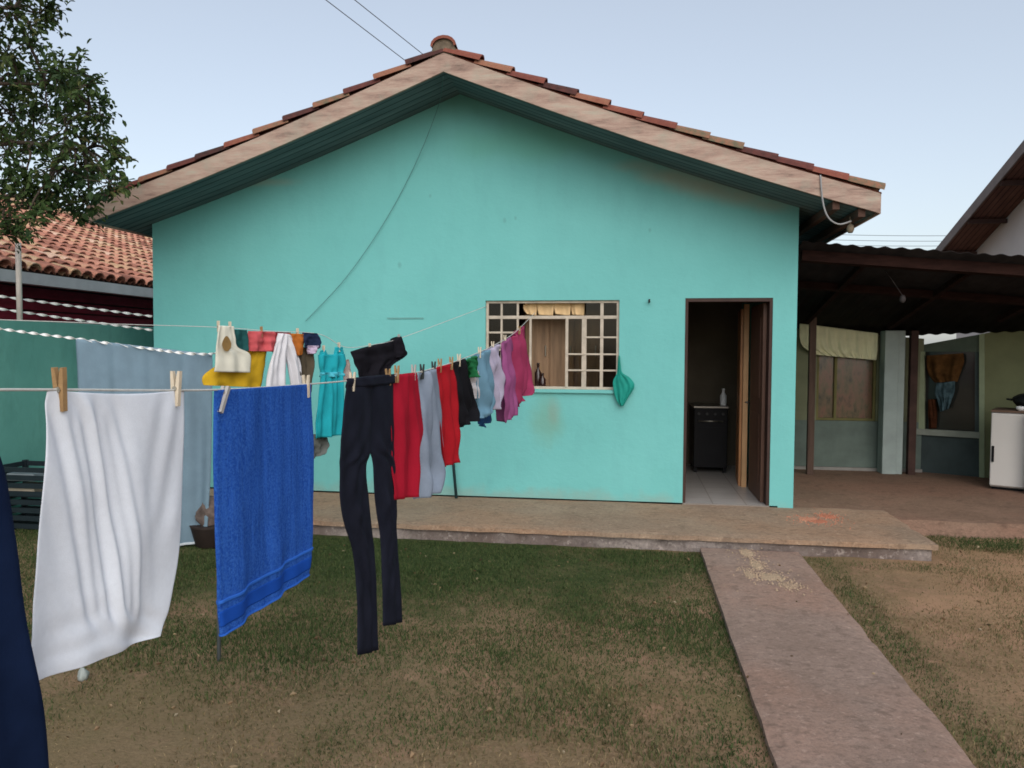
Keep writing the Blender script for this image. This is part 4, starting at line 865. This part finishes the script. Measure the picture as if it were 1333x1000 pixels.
for (k, u, v, Y) in ((9, 60, 255, 6.5), (12, 110, 195, 6.3), (14, 60, 110, 6.2), (17, 20, 10, 6.3), (12, -120, 120, 5.2), (13, -180, 60, 7.2), (10, -260, 180, 6.0), (18, -120, -120, 6.0)):
    e = aty(u, v, Y); h0 = P[k]
    q = crom([h0, h0+(e-h0)*.35+np.array([0, 0, .18]), h0+(e-h0)*.7+np.array([rr.uniform(-.1, .1), rr.uniform(-.1, .1), .16]), e], 22)
    tw_.tube(q, list(np.linspace(.05, .008, 22)), 7, False); limbs += [tuple(z) for z in q[4:]]
limbs = np.array(limbs)
for (u, v, r) in clumps:
    Yc = 6.3+rr.uniform(-.6, .5) if u > -40 else 6.2+rr.uniform(-1.4, 1.2)
    c = aty(u, v, Yc); rad = r*Yc/1020*1.02
    hub = limbs[np.argmin(((limbs-c)**2).sum(1)+rr.uniform(0, .05))]
    pts = [hub+(c-hub)*t+np.array([0, 0, .06*math.sin(math.pi*t)])+np.array([rr.uniform(-.03, .03) for _ in range(3)]) for t in (0, .3, .6, .85, 1)]
    pts[0] = hub
    tw_.tube(crom(pts, 10), list(np.linspace(.016, .005, 10)), 5, False)
    sprigs = max(5, int(rad*(98 if u > -60 else 36))); per = 13
    for s_ in range(sprigs):
        a, b_ = rr.uniform(0, 6.283), rr.uniform(-1, 1); q = rad*(rr.random()**.45); sq = math.sqrt(1-b_*b_)
        e = c+np.array([q*sq*math.cos(a), q*sq*math.sin(a), q*b_]); dr = np.array([math.cos(a)*sq, math.sin(a)*sq, b_*.6-.1]); dr /= np.linalg.norm(dr)
        tw_.tube([c+(e-c)*.2, e, e+dr*.12], [.005, .004, .002], 4, False)
        tint = min(1, max(0, rr.gauss(.4, .25)))
        for k in range(per):
            p = e+dr*(.15*(k/per)-.03)+np.array([rr.gauss(0, .03) for _ in range(3)])
            ld = dr*.6+np.array([rr.gauss(0, .6), rr.gauss(0, .6), rr.gauss(-.2, .5)]); ld /= np.linalg.norm(ld)
            sd_ = np.cross(ld, np.array([rr.gauss(0, .5), rr.gauss(0, .5), 1.0])); sd_ /= np.linalg.norm(sd_)
            up_ = np.cross(sd_, ld); L = rr.uniform(.04, .08); W = L*.27
            mb.add([p, p+ld*L*.35+sd_*W+up_*.004, p+ld*L*.75+sd_*W*.75+up_*.004, p+ld*L-up_*.008, p+ld*L*.75-sd_*W*.75+up_*.004, p+ld*L*.35-sd_*W+up_*.004], [(0, 1, 2, 3), (0, 3, 4, 5)], min(1, max(0, tint+rr.gauss(0, .12)))); nleaf += 1
build('branches', tw_, M_BARK, tree, smooth=True, fix=False)
build('crown', mb, rnd_mat('tree leaf', [(0, (.02, .042, .016)), (.4, (.048, .088, .026)), (.8, (.09, .125, .04)), (1, (.16, .15, .06))], .6, 0, 1, .25), tree, fix=False)
print('leaves', nleaf)

# ------------------------------------------------------------------ right: lean-to patio roof, walls, appliances
BY = 11.25; RB = atz(1182, 607.5, PZ); RB = np.array([RB[0], BY, 0]); RA = atz(1285, 622, PZ); RA = np.array([RA[0], RA[1], 0]); RA = RB+(RA-RB)*3.2
PR = vplane(RB, RA); nR_ = PR[2]; dR = PR[1]; WS = (RA[1]-RB[1])/(RA[0]-RB[0])
def pz(X, Y): return 2.635-.083*(X-1.75)-.213*(Y-8.2)
pr_ = thing('patio_roof', (3.5, 9.5, PZ), 'dark corrugated lean-to roof on posts beside the turquoise house', 'roof')
mb = MB(); V = []; x0, x1, y0, y1 = 1.66, 7.2, 8.15, 11.6; nxs = 220
for i in range(nxs+1):
    X = x0+(x1-x0)*i/nxs; wv_ = .009*math.sin(X*2*math.pi/.15)
    for Y in (y0+.02*nz(X, 0, 3, 2), min(y1, max(8.9, BY+WS*(X-RB[0])+.0))): V += [(X, Y, pz(X, Y)+wv_), (X, Y, pz(X, Y)+wv_-.008)]
FF = []
for i in range(nxs):
    a = i*4; b_ = a+4
    FF += [(a, b_, b_+2, a+2), (a+1, a+3, b_+3, b_+1), (a, a+1, b_+1, b_), (a+2, b_+2, b_+3, a+3)]
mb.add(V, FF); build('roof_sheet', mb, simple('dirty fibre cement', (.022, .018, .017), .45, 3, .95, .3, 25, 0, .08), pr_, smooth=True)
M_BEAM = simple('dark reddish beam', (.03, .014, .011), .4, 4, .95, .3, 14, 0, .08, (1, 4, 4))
sxv = np.array([1, 0, -.083]); sxv = sxv/np.linalg.norm(sxv); nv = np.array([.083, .213, 1.0]); nv /= np.linalg.norm(nv); syv = np.cross(nv, sxv)
for Y, h in ((8.32, .055), (9.3, .04)):
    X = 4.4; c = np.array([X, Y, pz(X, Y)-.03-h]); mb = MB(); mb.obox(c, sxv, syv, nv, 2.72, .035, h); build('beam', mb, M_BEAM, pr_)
for X in (2.3, 3.3, 4.3, 5.3):
    hl = .85 if X > 3.5 else 1.2; c = np.array([X, 8.35+hl, pz(X, 8.35+hl)-.075]); mb = MB(); mb.obox(c, syv, sxv, nv, hl, .025, .035); build('rafter', mb, M_BEAM, pr_)
p = aty(1054, 610, 10.75); mb = MB(); mb.box((p[0]-.04, 10.71, PZ), (p[0]+.04, 10.79, pz(p[0], 10.75)-.03)); build('post', mb, simple('brown timber post', (.12, .075, .058), .5, 4, .85, .3, 20, 0, .2, (5, 5, .6)), pr_)
p = aty(1185, 610, 11.0); mb = MB(); mb.box((p[0]-.045, 10.95, PZ), (p[0]+.045, 11.04, pz(p[0], 11.0)-.03)); build('post', mb, simple('red brown timber post', (.07, .035, .028), .5), pr_)
p = aty(1305, 425, 8.35); mb = MB(); mb.tube([aty(1152, 372, 8.6)+np.array([0, 0, .16]), aty(1175, 385, 8.62)], .004, 5); q = aty(1175, 388, 8.62); mb.lathe(q, [(.015, .03), (.03, 0), (.03, -.03), (.012, -.05)], 12)
build('lamp_socket', mb, simple('dull lamp socket', (.05, .042, .042)), pr_, smooth=True)
# back wall: grey green panel below, timber boards and glass above
cor_x = RB[0]
pw = thing('patio_back_wall', (2.7, BY, PZ), 'back wall of the patio with a brown window above a grey green panel', 'wall')
zs = aty(1100, 548, BY)[2]; x0 = 1.66; zl = pz(x0, BY)-.06; zr = pz(cor_x, BY)-.06
mb = MB(); mb.prism_y([(x0, PZ), (cor_x, PZ), (cor_x, zs), (x0, zs)], BY, BY+.12); build('lower_panel', mb, simple('grey green render', (.15, .19, .165), .65, 3, .85, .3), pw)
wa, wb = aty(1063, 500, BY)[0], aty(1141, 500, BY)[0]; zw = aty(1100, 445, BY)[2]
mb = MB(); mb.box((x0, BY, zs+.002), (wa, BY+.12, zw)); mb.box((wb, BY, zs+.002), (cor_x, BY+.12, zw)); mb.prism_y([(x0, zw+.001), (cor_x, zw+.001), (cor_x, zr), (x0, zl)], BY, BY+.12)
build('upper_wall', mb, simple('olive wall paint', (.22, .23, .14), .7, 3, .85, .2), pw)
mb = MB(); mb.box((wa+.03, BY+.07, zs+.03), (wb-.03, BY+.09, zw-.03)); 
x = N('brown glass painted reflections'); x.color(x.ramp(x.noise(3.4, 6, .7, (2.2, 1, .8)), [(.34, (.02, .016, .01)), (.45, (.10, .075, .035)), (.55, (.17, .08, .05)), (.66, (.05, .04, .02))])).set(.2, 0, .5)  # blotchy colour ramp paints reflected shapes into the brown pane
wp = build('window', mb, x.m, pw)
mb = MB(); fm = .035
for a in (wa, (wa+wb)/2-.15, wb-fm): mb.box((a, BY+.03, zs+.003), (a+fm, BY+.068, zw-.001))
mb.box((wa, BY+.029, zs+.003), (wb, BY+.069, zs+.035)); build('frame', mb, simple('olive frame', (.18, .16, .06)), wp)
mb = MB(); mb.box((x0, BY-.06, PZ), (cor_x, BY-.003, PZ+.04)); build('skirting', mb, simple('pale skirting', (.28, .26, .24)), pw)
pv = vplane((x0, BY-.12), (cor_x, BY-.12))
garment('patio_valance', [([(1041, 421, 1143, 434), (1041, 440, 1143, 450), (1046, 452, 1142, 462), (1062, 462, 1141, 469)], dict(amp=.012, freq=9, t=.006, seed=71, NS=80, NV=20))], pv, C('pale yellow green cloth', (.78, .76, .5), .85), 'pale yellow green cloth valance hung across the back of the patio', 'curtain', 'patio curtains')
# pale pillar and leaning board
p = aty(1160, 612, 11.0); mb = MB(); w_ = 12*11.0/1020
mb.box((p[0]-w_, 10.95, PZ), (p[0]+w_*.35, 11.17, pz(p[0], 11.05)-.04)); mb.box((p[0]+w_*.36, 10.97, PZ), (p[0]+w_, 11.15, pz(p[0], 11.05)-.04))
build('pillar', mb, simple('pale grey green pillar', (.36, .42, .40), .7, 3, .8, .2), origin=(p[0], 11.0, PZ), bevel=.008, label='pale grey green pillar at the back corner of the patio', cat='pillar')
# angled right wall
rw = thing('patio_side_wall', tuple(RB+np.array([1.0, -1.0, PZ])), 'olive green angled side wall of the patio with a tall dark window', 'wall')
def slab(pts, th=.1, off=0.0):
    """polygon given by image points on the angled wall, extruded backwards"""
    A_ = [onpl(u, v, PR)+nR_*off for u, v in pts]; n = len(A_); B_ = [q-nR_*th for q in A_]; mb = MB()
    mb.add(A_+B_, [tuple(range(n)), tuple(range(2*n-1, n-1, -1))]+[(i, i+n, (i+1) % n+n, (i+1) % n) for i in range(n)]); return mb
def rz(u, dv=0.0):  # base pixel row on the patio floor under column u
    p = onpl(u, 500, PR); d = PZ
    lo, hi = 560, 760
    for _ in range(40):
        md = (lo+hi)/2
        if onpl(u, md, PR)[2] > d: lo = md
        else: hi = md
    return lo
def colpx(u, z):
    lo, hi = 300, 760
    for _ in range(40):
        md = (lo+hi)/2
        if onpl(u, md, PR)[2] > z: lo = md
        else: hi = md
    return lo
M_OLIVE = simple('olive patio wall', (.21, .22, .115), .75, 2.5, .85, .2)
M_PGREEN = simple('pale green frame', (.33, .38, .24), .75, 4, .7, .1)
M_WAIN = simple('dark wainscot', (.055, .075, .075), .6, 3, .8, .2)
ztop = onpl(1333, 424, PR)[2]; ztop2 = onpl(1190, 451, PR)[2]
def wall_top(u): t = (u-1190)/(1333-1190); return colpx(u, ztop2+(ztop-ztop2)*t)
zl_ = onpl(1235, 566, PR)[2]
build('lower_panel', slab([(1183, rz(1183)), (1276, rz(1276)), (1276, colpx(1276, zl_)), (1183, colpx(1183, zl_))]), M_WAIN, rw)
build('plain_wall', slab([(1281, rz(1281)), (1420, rz(1420)), (1420, wall_top(1420)), (1281, wall_top(1281))]), M_OLIVE, rw)
zh = onpl(1235, 458, PR)[2]
build('lintel', slab([(1183, colpx(1183, zh)), (1276, colpx(1276, zh)), (1276, wall_top(1276)), (1183, wall_top(1183))]), simple('dark green lintel', (.10, .13, .10)), rw)
wn = build('window', slab([(1204, colpx(1204, zl_+.02)), (1269, colpx(1269, zl_+.02)), (1269, colpx(1269, zh)), (1204, colpx(1204, zh))], .02, -.05), simple('dark window glass', (.03, .032, .028), .6, 2, .12, 0, 1, 0, .5), rw)
build('frame', slab([(1191, colpx(1191, zl_)), (1204, colpx(1204, zl_)), (1204, colpx(1204, zh)), (1191, colpx(1191, zh))], .12, .02), M_PGREEN, wn)
build('frame', slab([(1275, rz(1275)), (1282, rz(1282)), (1282, wall_top(1282)), (1275, wall_top(1275))], .14, .03), M_PGREEN, wn)
build('frame', slab([(1183, colpx(1183, zl_)), (1191, colpx(1191, zl_)), (1191, colpx(1191, zh)), (1183, colpx(1183, zh))], .1, 0), M_WAIN, wn)
build('jamb', slab([(1269, colpx(1269, zl_)), (1275, colpx(1275, zl_)), (1275, colpx(1275, zh)), (1269, colpx(1269, zh))], .1, 0), M_WAIN, wn)
build('sill', slab([(1188, colpx(1188, zl_-.02)), (1276, colpx(1276, zl_-.02)), (1276, colpx(1276, zl_+.06)), (1188, colpx(1188, zl_+.06))], .08, .05), simple('grey sill', (.30, .32, .27)), wn)
PRf = (PR[0]+nR_*.06, PR[1], PR[2])
garment('orange_cloth', [([(1206, 463, 1254, 460), (1206, 474, 1255, 471), (1208, 486, 1250, 486), (1216, 498, 1246, 497)], dict(amp=.02, freq=2, t=.03, seed=81, lens=True))], PRf, C('orange brown cloth', (.14, .065, .022), .2), 'orange brown cloth hanging before the dark patio window', 'cloth', 'cloths at the patio window')
garment('blue_shirt', [([(1220, 499, 1244, 496), (1218, 512, 1244, 508), (1222, 522, 1240, 520), (1225, 536, 1236, 532)], dict(amp=.02, freq=2, t=.03, seed=82, lens=True, off=.05))], PRf, C('pale blue cloth', (.10, .165, .19), .15), 'pale blue cloth hanging below the orange cloth at the patio window', 'cloth', 'cloths at the patio window')
garment('rust_cloth', [([(1208, 520, 1218, 520), (1208, 540, 1220, 540), (1209, 558, 1219, 558)], dict(amp=.015, freq=1, t=.02, seed=83, lens=True))], PRf, C('rust red cloth', (.09, .032, .015), .4), 'rust red cloth hanging low at the left of the patio window', 'cloth', 'cloths at the patio window')
# white appliances
M_APPL = simple('white appliance enamel', (.62, .585, .55), .93, 2, .35, .05, 20, 0, .5)
p = atz(1287, 637, PZ); p2 = atz(1326, 641, PZ)
fx0, fy0 = p[0], p[1]; fw = .365; hz_ = (637-543)*fy0/1020+.0
fr = thing('low_fridge', (fx0+fw/2, fy0+.3, PZ), 'low white fridge with a dark vertical handle under a black wok', 'fridge')
mb = MB(); mb.box((fx0, fy0+.05, PZ+.03), (fx0+fw-.006, fy0+.6, PZ+hz_)); build('cabinet', mb, M_APPL, fr, bevel=.012)
mb = MB(); mb.box((fx0+.003, fy0, PZ+.05), (fx0+fw-.01, fy0+.045, PZ+hz_-.01)); fd = build('door', mb, M_APPL, fr, bevel=.012)
mb = MB(); mb.box((fx0+.02, fy0-.022, PZ+.33), (fx0+.045, fy0-.001, PZ+.52)); build('handle', mb, M_BLK, fd, bevel=.006)
mb = MB(); mb.box((fx0+.02, fy0+.07, PZ), (fx0+fw-.03, fy0+.58, PZ+.03)); build('plinth', mb, M_BLK, fr)
f2 = thing('washing_machine', (fx0+fw+.3, fy0+.2, PZ), 'white washing machine at the right edge beside the low fridge', 'washing machine')
mb = MB(); mb.box((fx0+fw+.006, fy0-.12, PZ+.02), (fx0+fw+.62, fy0+.5, PZ+hz_+.01)); build('body', mb, M_APPL, f2, bevel=.012)
mb = MB(); cx_, cz_ = fx0+fw+.31, PZ+.45; mb.tube([(cx_, fy0-.15, cz_), (cx_, fy0-.122, cz_)], .18, 28); build('door', mb, M_BLK, f2)
mb = MB(); mb.box((fx0+fw+.05, fy0-.126, PZ+hz_-.13), (fx0+fw+.58, fy0-.1205, PZ+hz_-.03)); build('control_panel', mb, simple('grey panel', (.35, .35, .36)), f2)
mb = MB()
for sx in (.06, .55): mb.box((fx0+fw+sx, fy0-.08, PZ), (fx0+fw+sx+.04, fy0+.45, PZ+.02))
build('feet', mb, M_BLK, f2)
zt_ = PZ+hz_
mb = MB(); mb.box((fx0+.0, fy0+.0, zt_+.001), (fx0+fw+.0, fy0+.58, zt_+.025)); build('board', mb, simple('brown board', (.16, .10, .07)), origin=(fx0+.2, fy0+.3, zt_), label='brown wooden board lying on top of the low white fridge', cat='board')
wk = (fx0+.36, fy0+.24, zt_+.027)
wo = thing('wok', wk, 'black wok with a pale lid knob on the brown board over the fridge', 'wok')
M_IRON = simple('black iron', (.012, .012, .013), .7, 8, .4, .2)
mb = MB(); mb.lathe(wk, [(.07, 0), (.12, .03), (.17, .09), (.185, .13), (.175, .13), (.16, .095), (.1, .04)], 32); build('bowl', mb, M_IRON, wo, smooth=True)
mb = MB(); mb.lathe((wk[0], wk[1], wk[2]+.13), [(.178, 0), (.17, .02), (.11, .055), (.03, .07)], 32); build('lid', mb, M_IRON, wo, smooth=True)
mb = MB(); mb.lathe((wk[0], wk[1], wk[2]+.2), [(.02, 0), (.025, .015), (.02, .03)], 16); build('knob', mb, M_IRON, wo, smooth=True)
mb = MB(); mb.tube([(wk[0]-.17, wk[1]-.02, wk[2]+.11), (wk[0]-.23, wk[1]-.03, wk[2]+.12), (wk[0]-.23, wk[1]+.05, wk[2]+.12), (wk[0]-.17, wk[1]+.04, wk[2]+.11)], .01, 8); build('handle', mb, M_IRON, wo, smooth=True)
mb = MB(); q = (wk[0]-.06, wk[1]-.22, wk[2]); mb.lathe(q, [(.03, 0), (.055, .02), (.06, .05), (.055, .05), (.045, .02)], 20); build('white_bowl', mb, simple('white bowl', (.75, .75, .75), .95, 4, .25, 0), origin=q, smooth=True, label='small white bowl on the board in front of the black wok', cat='bowl')

def turn(o, piv, a):
    d = o.location-Vector((piv[0], piv[1], 0)); c_, s_ = math.cos(a), math.sin(a)
    o.location = Vector((piv[0]+d.x*c_-d.y*s_, piv[1]+d.x*s_+d.y*c_, d.z)); o.rotation_euler.z = a
for o in COL.objects:
    if o.parent is None and o.name.split('.')[0] in ('low_fridge', 'washing_machine', 'board', 'wok', 'white_bowl'): turn(o, (fx0, fy0), R(-30))

# neighbour house on the right: gable end towards us
GXp = 6.6
rn = thing('white_gable_house', (8.5, 13, GZ), 'white neighbour house with brown boarded eaves at the far right', 'house')
a, b_ = atx(1215, 336, GXp), atx(1333, 193, GXp); slr = (b_[2]-a[2])/(b_[1]-a[1])
ry = b_[1]-2.6; rzz = b_[2]+slr*(ry-b_[1])
fy, fz = a[1]+1.2, a[2]+slr*1.2
ny_, nz_ = 2*ry-fy, fz
mb = MB(); T = .12
def rake(Y): return rzz+slr*abs(Y-ry)
def rk(y, dz=0): return (y, rake(y)+dz)
mb.prism_x([rk(fy), rk(ry), rk(ry, T), rk(fy, T)], GXp+.03, 15); mb.prism_x([rk(ry), rk(ny_), rk(ny_, T), rk(ry, T)], GXp+.03, 15)
x = N('brown eaves boards'); wv = x.n.new('ShaderNodeTexWave'); x.link(x.co, wv.inputs[0]); wv.bands_direction = 'X'; wv.inputs['Scale'].default_value = 3.0; wv.inputs['Distortion'].default_value = 0
gap = x.ramp(wv.outputs['Fac'], [(0, 0.0), (.08, 1.0)])
x.color(x.mix(gap, (.015, .008, .006), x.ramp(x.noise(3, 6, .6, (4, 1, 1)), [(.3, (.10, .045, .035)), (.7, (.17, .08, .06))]))).set(.8, 0, .2).bump(gap, .5, .01)
rro = build('roof', mb, x.m, rn)
mb = MB(); mb.prism_x([rk(fy+.02, -.06), rk(ry, -.06), rk(ry, T+.03), rk(fy+.02, T+.03)], GXp, GXp+.028); mb.prism_x([rk(ry, -.06), rk(ny_-.02, -.06), rk(ny_-.02, T+.03), rk(ry, T+.03)], GXp, GXp+.028)
build('fascia_board', mb, simple('grey brown fascia', (.20, .165, .155), .7, 3, .85), rro)
mb = MB()
for Y in np.arange(ny_+.5, fy, 1.35): mb.box((GXp+.04, Y-.04, rake(Y)-.11), (14.5, Y+.04, rake(Y)-.03))
build('purlins', mb, simple('dark purlin', (.06, .03, .025)), rro)
mb = MB(); WXr = GXp+.75
mb.prism_x([(ny_+.6, GZ), (fy-.6, GZ), (fy-.6, rake(fy-.6)-.001), (ry, rzz-.001), (ny_+.6, rake(ny_+.6)-.001)], WXr, 14.5)
build('wall', mb, simple('off white render', (.60, .55, .53), .88, 1.5, .9, .2), rn)

# ------------------------------------------------------------------ overhead wires
M_WIRE = simple('grey wire', (.11, .12, .14), .8)
def wire(a, b, r, label, sag=.2):
    a, b = np.array(a), np.array(b); P = [a*(1-t)+b*t-np.array([0, 0, 4*sag*t*(1-t)]) for t in np.linspace(0, 1, 30)]
    mb = MB(); mb.tube(P, r, 6); build('power_line', mb, M_WIRE, origin=tuple(a), smooth=True, label=label, cat='wire', group='overhead wires')
wire(aty(300, -95, 13), aty(640, 165, 22), .009, 'left of the two overhead wires above the left roof slope', .0)
wire(aty(330, -105, 13), aty(650, 150, 22), .009, 'right of the two overhead wires above the left roof slope', .0)
for k, (va, vb) in enumerate(((302, 306), (309, 313), (316, 319))):
    wire(aty(1000, va, 40), aty(1300, vb, 40), .012, ('top', 'middle', 'bottom')[k]+' of three far wires low over the lean-to roof', .1)

scene.cycles.use_denoising = True
scene.cycles.filter_width = 1.7
scene.cycles.max_bounces = 8
